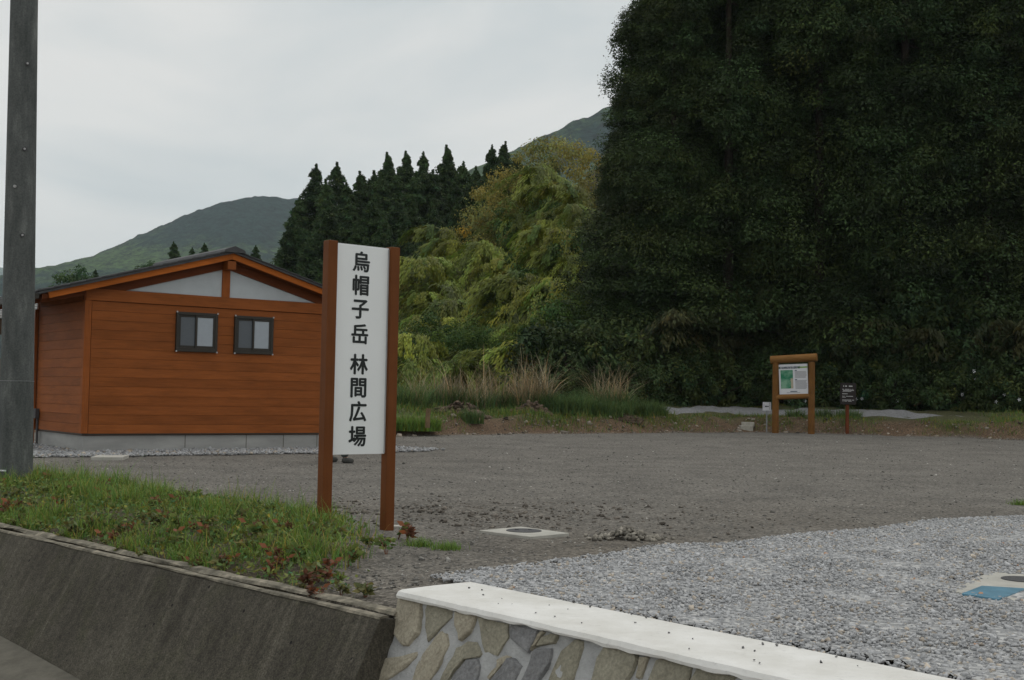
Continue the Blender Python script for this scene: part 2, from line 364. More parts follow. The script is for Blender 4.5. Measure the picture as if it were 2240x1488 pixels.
# browner disturbed ground nearer the road
wb = np.clip(sstep(17, 9, Y) * (.55 + .9 * nzv), 0, 1)[..., None] * (np.hypot((X + .5) / 4, (Y - 12) / 3.5) < 1.6)[..., None]
zone[:] = lot; zone = zone * (1 - wb) + brown * wb
wq = sstep(-.25, .1, q + .25 * nzv)[..., None]; zone = zone * (1 - wq) + soil * wq
wg = sstep(.7, 1.7, q + .8 * nzv)[..., None]; zone = zone * (1 - wg) + green * wg
wd = sstep(6, 9, q)[..., None]; zone = zone * (1 - wd) + dark * wd
wst = strip_w(TT, SS)[..., None]; zone = zone * (1 - wst) + np.array([.085, .07, .045]) * wst
nT, nS = Z.shape; idx = np.arange(nT * nS).reshape(nT, nS)
fq = np.stack([idx[:-1, :-1], idx[1:, :-1], idx[1:, 1:], idx[:-1, 1:]], -1).reshape(-1, 4)
tag(mk('ground', np.stack([X, Y, Z], -1).reshape(-1, 3), fq, M['ground'], smooth=True, colr=zone.reshape(-1, 3)), kind='structure')
def zg(x, y):
    """ground height with the low-frequency relief of the bank"""
    q = y - bank(x); a = float(Hh(np.float64(x), np.float64(y))) + .008 * nz(x, y, 3, 1.3) + .006 * nz(x, y, 9, 4)
    if q > -.3: a += .14 * nz(x, y, 1, .8) * min(1, (q + .3)) + .07 * nz(x, y, 2, 2.3) * min(1, (q + .3))
    return a

# road below the wall
rz = -.80
def ramp(t): return -.048 * (min(max(t, -8), 1) + 4.9)      # the road falls gently to the right
rt_ = [-900, -8, -5, -3.5, -2, -.5, 1, 900]; rv = []
for t in rt_:
    for s_ in (-.62, -60): p = xy(t, s_ + .54 * ramp(t)); rv.append((p[0], p[1], rz + ramp(t)))
tag(mk('road', rv, [[2 * i, 2 * i + 1, 2 * i + 3, 2 * i + 2] for i in range(len(rt_) - 1)], M['road']), kind='structure')
# gutter: concrete strip between wall foot and road
def stripmesh(name, prof, t0, t1, m, n=60, parent=None, jitter=0., seed=0, kind=None, bias=None):
    vs, fs = [], []; k = len(prof); r = random.Random(seed)
    for i in range(n + 1):
        t = t0 + (t1 - t0) * i / n
        for j, (s, z) in enumerate(prof):
            if z < -.5: s, z = s + (.54 * ramp(t) if s < 0 else 0), z + ramp(t)
            p = xy(t, s + jitter * nz(t, j, seed, 2.2)); vs.append((p[0], p[1], z + jitter * .6 * nz(t, j + 5, seed, 2.7)))
    for i in range(n):
        for j in range(k - 1): fs.append([i * k + j, (i + 1) * k + j, (i + 1) * k + j + 1, i * k + j + 1])
    fs.append([j for j in range(k)]); fs.append([n * k + j for j in range(k)][::-1])
    return mk(name, vs, fs, m, parent)
o = stripmesh('gutter', [(-.36, -.70), (-.55, -.735), (-.68, -.785), (-.80, -.794), (-.80, -.85), (-.36, -.85)], -40, .2, M['gutter'], 80, jitter=.006); tag(o, kind='structure')

# ------------------------------------------------------------------ old concrete retaining wall (left)
rw = thing('retaining_wall', 'dark stained sloping concrete retaining wall below the grass strip beside the road', 'wall', (WP[0], WP[1], -.75))
def loc(parent, vs):
    Mi = (Matrix.Translation(parent.location) @ Matrix.Rotation(parent.rotation_euler[2], 4, 'Z')).inverted()
    return [tuple(Mi @ Vector([float(c) for c in v])) for v in vs]
def reloc(o, parent):
    o.data.transform((Matrix.Translation(parent.location) @ Matrix.Rotation(parent.rotation_euler[2], 4, 'Z')).inverted()); o.parent = parent; return o
# face in the wall's own frame so the stains run down the batter
o = stripmesh('wall_face', [(.12, -.9), (.12, -.075), (0., -.066), (-.012, -.078), (-.37, -.74), (-.38, -.9)], -40, -.085, M['wall_dark'], 160, jitter=.004); reloc(o, rw)
o = stripmesh('top_ledge', [(-.006, -.062), (.0, -.052), (.045, -.050), (.06, -.060)], -40, -.09, M['wall_edge'], 240, jitter=.016, seed=3); reloc(o, rw)
o = stripmesh('back_ledge', [(.085, -.052), (.10, -.035), (.15, -.03), (.17, -.06)], -40, -.09, M['wall_edge'], 240, jitter=.022, seed=8); reloc(o, rw)

# ------------------------------------------------------------------ stone wall with white cap (right)
sw = thing('stone_wall', 'low masonry wall of tan and slate stones under a broad white cap', 'wall', (.25, 5.8, -1.12))
capA, capB, capC = G(870, 1290, .08), G(1010, 1268, .08), G(1750, 1488, .08)
cdv = (capC - capA); cdv[2] = 0; cdv /= np.linalg.norm(cdv); cnv = np.array([-cdv[1], cdv[0], 0]); CWID = .525
CL = 6.0
def cw(t, s, z): p = capA + cdv * t + cnv * s; return np.array([p[0], p[1], z])
# cap: top with a ragged mortar skirt
nn = 150; vs, fs = [], []
for i in range(nn + 1):
    t = CL * i / nn; w1 = .012 * nz(t, 0, 1, 5) + .008 * nz(t, 0, 2, 17); dr = .012 + .014 * nz(t, 4, 1, 3.3) + .012 * nz(t, 5, 2, 11)
    for s, z in ((CWID, -.1), (CWID + .006 * nz(t, 2, 2, 4), .072), (CWID - .015, .08), (.26, .082 + .003 * nz(t, 1, 1, 3)), (.03 + w1, .079), (.004 + w1, .072), (-.010 + w1, .055 - .3 * dr), (-.006 + w1 * .5, .05 - dr), (.06, .03 - dr)):
        vs.append(cw(t, s, z))
k = 9
for i in range(nn):
    for j in range(k - 1): fs.append([i * k + j, i * k + j + 1, (i + 1) * k + j + 1, (i + 1) * k + j])
fs.append([j for j in range(k)][::-1])
o = mk('cap', vs, fs, M['cap'], smooth=False); reloc(o, sw)
BAT = .34
def face(t, z, out=0.):        # point on the battered front face
    nrm = np.array([-cnv[0], -cnv[1], BAT]); nrm /= np.linalg.norm(nrm)
    return cw(t, .03 - BAT * (.03 - z), z) + nrm * out
def facepx(px, py, out=0.):
    nrm = np.array([-cnv[0], -cnv[1], BAT]); nrm /= np.linalg.norm(nrm); p0 = face(0, .03, out); d = ray(px, py); oo = np.array([0, 0, CH])
    p = oo + d * (((p0 - oo) @ nrm) / (d @ nrm)); return p
vs, fs = [], []; n1, n2 = 260, 40
for i in range(n1 + 1):
    for j in range(n2 + 1):
        t = CL * i / n1; z = .045 - 1.35 * j / n2
        vs.append(face(t, z, .016 * nz(t, z, 2, 7) + .010 * nz(t, z, 7, 19)))
for i in range(n1):
    for j in range(n2):
        a = i * (n2 + 1) + j; fs.append([a, a + 1, a + n2 + 2, a + n2 + 1])
bs = len(vs)      # left end and back
for j in range(n2 + 1):
    z = .045 - 1.35 * j / n2; vs.append(cw(0, CWID - .01, z))
for j in range(n2): fs.append([j, bs + j, bs + j + 1, j + 1])
o = mk('mortar', vs, fs, M['mortar'], smooth=True); reloc(o, sw)
def z7(l): return [(860 + x / 5.166, 1200 + y / 5.166) for x, y in l]
def z4(l): return [(780 + x / 3.111, 1080 + y / 3.111) for x, y in l]
def z5(l): return [(1500 + x / 3.027, 1100 + y / 3.027) for x, y in l]
STN = [('st_tan', z7([(78, 520), (335, 525), (345, 600), (300, 960), (190, 1110), (120, 1105), (25, 980), (28, 780)])),
 ('st_olive', z7([(420, 550), (620, 580), (690, 650), (685, 780), (560, 890), (400, 1060), (370, 900), (372, 700)])),
 ('st_tan', z7([(735, 665), (880, 650), (980, 690), (955, 790), (890, 950), (770, 1050), (725, 880)])),
 ('st_olive', z7([(988, 720), (1060, 690), (1325, 790), (1305, 1010), (1180, 1215), (1050, 1185), (1015, 1000)])),
 ('st_slate', z7([(1365, 770), (1670, 890), (1640, 990), (1545, 1190), (1335, 1020), (1315, 900)])),
 ('st_tan', z7([(1690, 915), (1745, 920), (1620, 1110), (1570, 1160), (1640, 1010)])),
 ('st_olive', z7([(1830, 890), (1890, 960), (1845, 1080), (1620, 1115), (1700, 1010)])),
 ('st_tan', [(824, 1443), (880, 1436), (914, 1426), (918, 1432), (880, 1467), (850, 1488), (820, 1498), (812, 1484)]),
 ('st_tan', z7([(560, 935), (625, 965), (645, 1090), (600, 1200), (480, 1420), (380, 1560), (200, 1560), (270, 1330), (450, 1060)])),
 ('st_olive', z7([(730, 1125), (860, 1050), (955, 1060), (1020, 1195), (980, 1235), (830, 1240), (690, 1400), (640, 1500), (520, 1560), (640, 1300)])),
 ('st_slate', z7([(845, 1262), (975, 1255), (1005, 1330), (965, 1500), (900, 1600), (620, 1600), (705, 1420)])),
 ('st_tan', z7([(1195, 1255), (1290, 1208), (1345, 1230), (1230, 1340), (1110, 1490), (1090, 1480), (1190, 1350)])),
 ('st_slate', z7([(1300, 1240), (1385, 1240), (1470, 1330), (1440, 1420), (1360, 1530), (1130, 1580), (1120, 1510), (1235, 1355)])),
 ('st_slate', z7([(1620, 1140), (1815, 1130), (1780, 1300), (1650, 1490), (1560, 1600), (1400, 1580), (1560, 1290)])),
 ('st_olive', z4([(1500, 965), (1555, 985), (1555, 1050), (1480, 1269), (1400, 1340), (1290, 1320), (1400, 1070)])),
 ('st_olive', z4([(1700, 1010), (1815, 1035), (1905, 1090), (1925, 1140), (1860, 1269), (1800, 1360), (1590, 1340), (1645, 1120)])),
 ('st_tan', z4([(1935, 1115), (1995, 1100), (1995, 1125), (1945, 1260), (1905, 1255)])),
 ('st_olive', z4([(2085, 1085), (2235, 1105), (2290, 1180), (2250, 1300), (2150, 1380), (1970, 1330), (2045, 1160)])),
 ('st_olive', z5([(30, 1190), (95, 1030), (230, 1025), (345, 1070), (365, 1105), (310, 1190), (200, 1300), (60, 1290)])),
 ('st_tan', z5([(515, 1185), (545, 1135), (610, 1125), (705, 1165), (690, 1240), (560, 1260)])),
 ('st_slate', z5([(400, 1160), (480, 1180), (500, 1290), (380, 1330), (350, 1240)]))]
def stone(poly3, m, out, seed):
    r = random.Random(seed); P3 = [np.array(p) for p in poly3]
    pts = []                                               # subdivide outline once, slightly irregular
    for i, p in enumerate(P3):
        qn = P3[(i + 1) % len(P3)]; pts += [p, p * .5 + qn * .5 + np.array([r.uniform(-.004, .004) for _ in range(3)])]
    c = sum(pts) / len(pts); nrm = np.array([-cnv[0], -cnv[1], BAT]); nrm /= np.linalg.norm(nrm)
    rings = [(1.02, -.025), (1.0, .004), (.965, out * .8), (.86, out), (.45, out * 1.03)]
    vs = []; n = len(pts); tilt = np.array([r.uniform(-.06, .06), r.uniform(-.06, .06), r.uniform(-.06, .06)])
    for sc_, h in rings:
        for p in pts:
            dlt = (p - c) * sc_; wob = (r.uniform(-.003, .003) if h > .01 else 0)
            vs.append(c + dlt + nrm * (h + wob + (dlt @ tilt if h > .01 else 0)))
    vs.append(c + nrm * (out * 1.1 + r.uniform(-.006, .006))); fs = []
    for a in range(len(rings) - 1):
        for i in range(n): fs.append([a * n + i, a * n + (i + 1) % n, (a + 1) * n + (i + 1) % n, (a + 1) * n + i])
    for i in range(n): fs.append([(len(rings) - 1) * n + i, (len(rings) - 1) * n + (i + 1) % n, len(vs) - 1])
    o = mk('stone', vs, fs, m, smooth=False); bm = bmesh.new(); bm.from_mesh(o.data); bmesh.ops.recalc_face_normals(bm, faces=bm.faces); bm.to_mesh(o.data); bm.free()
    return reloc(o, sw)
def clampz(p):
    if p[2] > .028: p = p + np.array([-cnv[0] * 0, 0, 0]); t = (p - capA) @ cdv; p = face(t, .028)
    return p
for i, (mm, pl) in enumerate(STN): stone([clampz(facepx(*p)) for p in pl], M[mm], random.Random(i).uniform(.010, .024), i)
r = random.Random(4)                                        # courses that run on below and right of the frame
for row, z0 in enumerate((-.30, -.50, -.68, -.86, -1.03)):
    for i in range(26):
        t = .15 + i * .22 + (row % 2) * .11 + r.uniform(-.02, .02)
        if row == 0 and t < 2.2: continue
        if row == 1 and t < .9 + .0: continue
        n = r.choice((5, 6, 7)); pl = [face(t + .095 * cos(6.283 * k / n + .3 * r.random()) * r.uniform(.8, 1.1), z0 + .085 * sin(6.283 * k / n + .3 * r.random()) * r.uniform(.8, 1.1)) for k in range(n)]
        stone(pl, M[r.choice(('st_tan', 'st_olive', 'st_slate'))], r.uniform(.02, .04), 100 + row * 30 + i)
for i in range(16):
    t = 2.75 + i * .2; pl = [face(t + .09 * cos(6.283 * k / 6) * r.uniform(.8, 1.1), -.10 + .085 * sin(6.283 * k / 6) * r.uniform(.8, 1.1)) for k in range(6)]
    stone(pl, M[r.choice(('st_tan', 'st_olive', 'st_slate'))], r.uniform(.02, .04), 300 + i)

# ------------------------------------------------------------------ gravel
def inpoly(x, y, poly):
    res = np.zeros(x.shape, bool); n = len(poly)
    for i in range(n):
        x1, y1 = poly[i]; x2, y2 = poly[(i + 1) % n]
        cnd = ((y1 > y) != (y2 > y)) & (x < (x2 - x1) * (y - y1) / (y2 - y1 + 1e-12) + x1); res ^= cnd
    return res
CUBE = np.array([(-1, -1, -1), (1, -1, -1), (1, 1, -1), (-1, 1, -1), (-1, -1, 1), (1, -1, 1), (1, 1, 1), (-1, 1, 1)], float); CF = np.array(BOXF)
def stones(name, xs, ys, zs, rad, colr, m, flat=.75):
    n = len(xs); v = CUBE[None] * .62 + rng.normal(0, .24, (n, 8, 3)); v *= rng.uniform(.6, 1.25, (n, 1, 3))
    q = rng.normal(size=(n, 4)); q /= np.linalg.norm(q, axis=1, keepdims=True); w, x, y, z = q.T
    Rm = np.stack([1 - 2 * (y * y + z * z), 2 * (x * y - z * w), 2 * (x * z + y * w), 2 * (x * y + z * w), 1 - 2 * (x * x + z * z), 2 * (y * z - x * w), 2 * (x * z - y * w), 2 * (y * z + x * w), 1 - 2 * (x * x + y * y)], -1).reshape(n, 3, 3)
    v = np.einsum('nij,nkj->nki', Rm, v); v[..., 2] *= flat; v *= rad[:, None, None]
    v += np.stack([xs, ys, zs], -1)[:, None]
    f = CF[None] + (np.arange(n) * 8)[:, None, None]
    return mk(name, v.reshape(-1, 3), f.reshape(-1, 4), m, colr=np.repeat(colr, 8, 0))
PG = [(-.52, 7.85), (-.27, 7.27), (4.0, 2.42), (6.5, 3.5), (9, 15.0), (7.2, 14.1), (5.34, 12.87), (4.2, 12.3), (3.3, 11.3), (2.5, 10.75), (1.79, 9.98), (1.14, 9.7), (.75, 9.15), (.3, 8.7), (-.1, 8.25)]
def dist_edge(x, y, poly):
    dm = np.full(x.shape, 9.)
    for i in range(len(poly)):
        a = np.array(poly[i]); bq = np.array(poly[(i + 1) % len(poly)]); ab = bq - a
        t = np.clip(((x - a[0]) * ab[0] + (y - a[1]) * ab[1]) / (ab @ ab), 0, 1); dm = np.minimum(dm, np.hypot(x - a[0] - t * ab[0], y - a[1] - t * ab[1]))
    return dm
def pgz(x, y):
    d = dist_edge(x, y, PG[4:] + PG[:1]); return .002 + .05 * np.clip(d / .7, 0, 1)
# bed sheet
gx = np.arange(-.6, 9.1, .12); gy = np.arange(2.3, 15.1, .12); GX, GY = np.meshgrid(gx, gy, indexing='ij')
GZ = pgz(GX, GY); nzz = np.array([[.012 * nz(a, b2, 3, 2.2) for a, b2 in zip(r1, r2)] for r1, r2 in zip(GX, GY)]); GZ += nzz * np.clip(GZ * 20, 0, 1)
ins = inpoly(GX, GY, PG); idg = -np.ones(GX.shape, int); idg[ins] = np.arange(ins.sum())
ok = (idg[:-1, :-1] >= 0) & (idg[1:, :-1] >= 0) & (idg[1:, 1:] >= 0) & (idg[:-1, 1:] >= 0)
fq = np.stack([idg[:-1, :-1][ok], idg[1:, :-1][ok], idg[1:, 1:][ok], idg[:-1, 1:][ok]], -1)
tag(mk('gravel_bed', np.stack([GX[ins], GY[ins], GZ[ins] + .006], -1), fq, M['pale'], smooth=True), kind='structure')
# service slab corners (kept free of stones)
SZ = .062
SL = [G(2072, 1292, SZ), G(2165, 1251, SZ), G(2420, 1268, SZ), G(2330, 1330, SZ)]
slabpoly = [(p[0], p[1]) for p in SL]
def pale_cols(n):
    g = np.clip(rng.normal(.39, .06, n), .2, .6)[:, None]; cc = g * np.array([.985, 1.0, 1.02]); tn = rng.random(n); 
    cc[tn < .10] *= np.array([1.15, 1.0, .82]); cc[tn < .0015] = (.42, .24, .15); return cc
xs = rng.uniform(-.6, 8.5, 430000); ys = rng.uniform(3.2, 14.8, 430000)
keep = inpoly(xs, ys, PG) & (xs < .46 * ys + 2.0); xs, ys = xs[keep], ys[keep]
keep = rng.random(len(xs)) < np.clip(1.35 - ys * .055, .5, 1); xs, ys = xs[keep][:74000], ys[keep][:74000]
kp = ~(inpoly(xs, ys, slabpoly) & (dist_edge(xs, ys, slabpoly) > .02 + .05 * rng.random(len(xs)))); xs, ys = xs[kp], ys[kp]
rad = np.clip(rng.lognormal(math.log(.0094), .36, len(xs)), .0045, .026); zs = pgz(xs, ys) + .004 + rng.uniform(-.002, .008, len(xs))
tag(stones('pale_gravel', xs, ys, zs, rad, pale_cols(len(xs)), M['stone_attr']), 'loose pale grey crushed gravel spread beside the white capped wall', 'gravel', kind='stuff')
# darker crushed stone of the lot
n = 75000; Yr = 7.5 + 29 * rng.random(n) ** 1.5; Xr = rng.uniform(-.44, .44, n) * Yr
kp = ~inpoly(Xr, Yr, PG); tt, s2 = ts(Xr, Yr); kp &= (s2 > .15) & (strip_w(tt, s2) < .6) & (Yr < bank(Xr)); Xr, Yr = Xr[kp][:19000], Yr[kp][:19000]
rad = np.clip(rng.lognormal(math.log(.0068), .45, len(Xr)), .003, .025) * (1 + .012 * Yr)
g = np.clip(rng.normal(.175, .05, len(Xr)), .07, .5)[:, None] * np.array([1.04, 1., .92]); wht = rng.random(len(Xr)) < .05; g[wht] = g[wht] * 2.2
zz = np.array([zg(a, b2) for a, b2 in zip(Xr, Yr)])
tag(stones('lot_gravel', Xr, Yr, zz + .1 * rad, rad, g, M['stone_attr'], .6), 'fine dark crushed stone scattered over the parking lot', 'gravel', kind='stuff')
# clods in the disturbed soil and the heap of small rocks
n = 900; Xc = rng.normal(-.5, 1.4, n); Yc = rng.normal(12.2, .75, n); rad = rng.lognormal(math.log(.013), .45, n)
zz = np.array([zg(a, b2) for a, b2 in zip(Xc, Yc)]); cc = np.clip(rng.normal(.125, .03, n), .05, .3)[:, None] * np.array([1.1, .97, .82])
tag(stones('soil_clods', Xc, Yc, zz + .2 * rad, rad, cc, M['stone_attr'], .7), 'brown crumbled soil clods on the disturbed ground behind the sign', 'soil', kind='stuff')
pc = G(1375, 1180); n = 150; Xc = rng.normal(pc[0], .14, n); Yc = rng.normal(pc[1], .10, n); rad = rng.uniform(.012, .032, n)
hh = .08 * np.exp(-((Xc - pc[0]) / .13) ** 2 - ((Yc - pc[1]) / .10) ** 2); cc = np.clip(rng.normal(.22, .06, n), .08, .45)[:, None] * np.array([1.08, 1., .85])
tag(stones('rock_heap', Xc, Yc, hh + .01, rad, cc, M['stone_attr'], .8), 'small heap of rough tan stones left of the pale gravel edge', 'stones', kind='stuff')
# crumbs lying on the white cap
n = 38; tq = rng.uniform(.1, 3.2, n); sq = CWID * (1 - rng.random(n) ** 1.6 * .9); pts = np.array([cw(a, b2, .083) for a, b2 in zip(tq, sq)])
tag(stones('gravel_crumbs', pts[:, 0], pts[:, 1], pts[:, 2] + .003, rng.uniform(.003, .009, n), np.repeat(rng.uniform(.06, .22, n)[:, None], 3, 1), M['stone_attr']), 'dark gravel crumbs lying on the white wall cap', 'gravel', kind='stuff')

# ------------------------------------------------------------------ manhole slab, service slab
def polyslab(name, pts, z0, z1, m, parent=None):
    n = len(pts); v = [(p[0], p[1], z0) for p in pts] + [(p[0], p[1], z1) for p in pts]
    f = [list(range(n, 2 * n)), list(range(n))[::-1]] + [[i, (i + 1) % n, n + (i + 1) % n, n + i] for i in range(n)]
    o = mk(name, v, f, m); bm = bmesh.new(); bm.from_mesh(o.data); bmesh.ops.recalc_face_normals(bm, faces=bm.faces); bm.to_mesh(o.data); bm.free()
    md = o.modifiers.new('bevel', 'BEVEL'); md.width = .004; md.segments = 2
    return reloc(o, parent) if parent else o
def disc(cx, cy, r0, n=36): return [(cx + r0 * cos(2 * pi * i / n), cy + r0 * sin(2 * pi * i / n)) for i in range(n)]
mc = G(1146, 1167)
mh = thing('manhole', 'square pale concrete manhole surround with round iron lid, set in the lot', 'manhole', (mc[0], mc[1], 0))
polyslab('surround', [G(*p) for p in ((1048, 1166), (1140, 1157.5), (1245, 1172), (1160, 1180))], -.05, .022, M['hs_slab'], mh)
polyslab('lid', disc(mc[0] + .0, mc[1], .15), 0, .027, M['iron'], mh)
for dx, dy in ((.05, .05), (-.06, .03)): polyslab('lid_lug', disc(mc[0] + dx, mc[1] + dy, .018, 10), .02, .033, M['iron'], mh)
pp = G(862, 1155)
tag(polyslab('concrete_marker', [(pp[0] - .05, pp[1] - .05), (pp[0] + .08, pp[1] - .05), (pp[0] + .08, pp[1] + .06), (pp[0] - .05, pp[1] + .06)], -.05, .02, M['hs_slab']), 'tiny pale concrete marker behind the right post of the sign', 'marker')
sv = thing('service_slab', 'beige concrete slab with blue meter lid and round iron lid in pale gravel', 'slab', (float(np.mean([p[0] for p in SL])), float(np.mean([p[1] for p in SL])), 0))
polyslab('slab', SL, -.05, SZ, M['hs_slab'], sv)
bl = [G(*p, SZ) for p in ((2103, 1301), (2147, 1284), (2246, 1290), (2184, 1313))]
polyslab('meter_lid', bl, SZ - .02, SZ + .008, M['blue'], sv)
lc = G(2236, 1268, SZ); polyslab('lid', disc(lc[0], lc[1], .125), SZ - .02, SZ + .006, M['iron'], sv)

# ------------------------------------------------------------------ wooden building
C0 = G(178, 990); TH = radians(37); WU = 5.35; DEP = 2.9; RU = WU / 2; SLP = .281
hs = thing('wooden_building', 'orange brown timber clad building with low gable roof and two small sliding windows', 'building', (C0[0], C0[1], 0), TH)
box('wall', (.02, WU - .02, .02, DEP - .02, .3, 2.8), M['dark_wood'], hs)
box('foundation', (.03, WU - .03, .03, DEP - .03, -.25, .31), M['found'], hs)
for u in (1.95, 3.2, 4.0, 4.75): box('foundation_joint', (u, u + .012, .026, .036, -.02, .30), M['gutter'], hs)
box('base_flashing', (-.012, WU + .012, -.018, DEP + .012, .31, .338), M['black_metal'], hs)
NBD = 14; z0, z1 = .338, 2.745; bh = (z1 - z0) / NBD
def lap(L):         # lapped board: lower edge proud
    return [(0, -.020, 0), (L, -.020, 0), (L, .02, 0), (0, .02, 0), (0, -.014, bh - .003), (L, -.014, bh - .003), (L, .02, bh - .003), (0, .02, bh - .003)]
bmF = meshdata('siding_board', lap(WU - .20), BOXF, M['siding']); bmS = meshdata('siding_board', lap(DEP - .16), BOXF, M['siding'])
for i in range(NBD):
    o = add('siding_board', bmF, hs); o.location = (.10, 0, z0 + i * bh)
    o = add('siding_board', bmS, hs); o.location = (0, DEP - .08, z0 + i * bh); o.rotation_euler = (0, 0, -pi / 2)
    o = add('siding_board', bmS, hs); o.location = (WU, .08, z0 + i * bh); o.rotation_euler = (0, 0, pi / 2)
    o = add('siding_board', bmF, hs); o.location = (WU - .1, DEP, z0 + i * bh); o.rotation_euler = (0, 0, pi)
for u, vv in ((-.03, -.03), (WU - .09, -.03), (-.03, DEP - .09), (WU - .09, DEP - .09)): box('corner_post', (u, u + .12, vv, vv + .12, .340, 2.75), M['siding_v'], hs, .004)
for vv in (-.045, DEP - .065): box('tie_beam', (-.02, WU + .02, vv, vv + .11, 2.752, 2.965), M['siding'], hs, .004)
box('wall_plate', (-.005, .11, .07, DEP - .07, 2.752, 2.93), M['siding_d'], hs); box('wall_plate', (WU - .11, WU + .005, .07, DEP - .07, 2.752, 2.93), M['siding_d'], hs)
box('king_post', (RU - .082, RU + .078, -.03, .06, 2.967, 3.49), M['siding_v'], hs, .004)
sof = lambda u: 3.685 - SLP * abs(u - RU)               # underside of the roof
for sgn in (-1, 1):
    ue = RU + sgn * RU; us = RU + sgn * .081
    prism('plaster_panel', [(ue, 2.967), (us, 2.967), (us, sof(us) - .15), (ue - sgn * .12, sof(ue - sgn * .12) - .05), (ue, 2.99)], .0, .05, M['plaster'], hs)
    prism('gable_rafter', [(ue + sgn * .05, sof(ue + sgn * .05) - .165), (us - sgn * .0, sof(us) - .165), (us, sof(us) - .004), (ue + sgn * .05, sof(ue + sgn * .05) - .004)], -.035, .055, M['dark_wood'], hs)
    prism('plaster_panel', [(ue, 2.967), (RU + sgn * .002, 2.967), (RU + sgn * .002, sof(RU)), (ue, sof(ue))], DEP - .05, DEP, M['plaster'], hs)
box('ridge_purlin', (RU - .085, RU + .085, -.27, DEP + .25, 3.49, 3.655), M['siding_d'], hs, .006)
OV = .74; FV = .30
for sgn in (-1, 1):
    ue = RU + sgn * (RU + OV)
    for vv in (-FV, DEP + FV - .045): prism('barge_board', [(RU, 3.685), (ue, sof(ue)), (ue + sgn * .03, sof(ue) + .11), (RU, 3.80)], vv, vv + .045, M['barge'], hs)
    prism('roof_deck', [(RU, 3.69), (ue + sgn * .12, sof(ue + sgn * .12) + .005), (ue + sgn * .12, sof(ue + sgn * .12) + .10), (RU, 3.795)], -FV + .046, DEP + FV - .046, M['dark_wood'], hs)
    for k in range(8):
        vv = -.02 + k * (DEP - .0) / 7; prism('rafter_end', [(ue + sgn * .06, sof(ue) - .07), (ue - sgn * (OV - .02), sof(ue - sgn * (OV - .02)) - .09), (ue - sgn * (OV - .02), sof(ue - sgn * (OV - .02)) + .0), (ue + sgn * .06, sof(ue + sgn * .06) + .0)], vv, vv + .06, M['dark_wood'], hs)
    rf = prism('roof', [(RU, 3.800), (ue + sgn * .20, sof(ue + sgn * .20) + .112), (ue + sgn * .20, sof(ue + sgn * .2) + .155), (RU, 3.845)], -FV - .05, DEP + FV + .05, M['roof'], hs)
    Ls = RU + OV + .22; nC = 13; dL = Ls / nC
    for k in range(nC):      # overlapping slate courses, lower edge proud
        a, b2 = RU + sgn * k * dL, RU + sgn * ((k + 1) * dL + .015); za, zb = sof(a) + .162, sof(b2) + .192
        prism('roof_course', [(a, za), (b2, zb - .026), (b2, zb), (a, za + .014)], -FV - .07, DEP + FV + .07, M['roof'], rf)
    prism('gutter_rail', [(ue + sgn * .19, sof(ue) - .02), (ue + sgn * .28, sof(ue) - .02), (ue + sgn * .29, sof(ue) + .07), (ue + sgn * .18, sof(ue) + .07)], -FV - .02, DEP + FV, M['black_metal'], hs)
prism('ridge_cap', [(RU - .22, 3.81), (RU - .20, 3.86), (RU, 3.935), (RU + .20, 3.86), (RU + .22, 3.81)], -FV - .10, DEP + FV + .1, M['roof'], hs)
def window(u0, u1, w0, w1):
    wd = bpy.data.objects.new('window', None); col.objects.link(wd); wd.parent = hs; wd.location = (u0, -.030, w0); a, h = u1 - u0, w1 - w0
    fr = .055
    for nme, bb in (('frame', (0, a, -.045, .03, 0, fr + .02)), ('frame', (0, a, -.045, .03, h - fr, h)), ('frame', (0, fr, -.045, .03, fr + .021, h - fr - .001)), ('frame', (a - fr, a, -.045, .03, fr + .021, h - fr - .001))): box(nme, bb, M['black_metal'], wd, .003)
    mid = a * .485
    for s0, s1, yy, mat in ((fr + .002, mid + .02, -.012, 'glass_dark'), (mid - .02, a - fr - .002, -.036, 'glass_pale')):
        for bb in ((s0, s1, yy, yy + .02, fr + .022, fr + .06), (s0, s1, yy, yy + .02, h - fr - .04, h - fr - .002), (s0, s0 + .038, yy, yy + .02, fr + .061, h - fr - .041), (s1 - .038, s1, yy, yy + .02, fr + .061, h - fr - .041)): box('sash', bb, M['black_metal'], wd)
        box('pane', (s0 + .036, s1 - .036, yy + .008, yy + .014, fr + .058, h - fr - .038), M[mat], wd)
    for x in (-.008, a - .022):
        for z in (-.012, h - .018): box('corner_clip', (x, x + .03, -.049, -.0455, z, z + .03), M['clip'], wd)
M['glass_dark'] = m_plain('screened_glass', (.085, .10, .115), .08, 30, .35, 0, spec=.5)
M['glass_pale'] = m_plain('frosted_glass', (.33, .37, .41), .04, 12, .25, 0, spec=.5)
window(1.68, 2.507, 1.885, 2.635); window(2.86, 3.68, 1.885, 2.625)
v, f = tube([(-.04, DEP - .30, -.02), (-.04, DEP - .30, .55)], .022, 8); mk('pipe', v, f, M['iron'], hs); box('meter_box', (-.10, -.03, DEP - .36, DEP - .24, .55, .74), M['iron'], hs)
for u in (.03,): box('downpipe', (-.10, -.045, DEP - .14, DEP - .085, -.02, 2.70), M['siding_v'], hs)

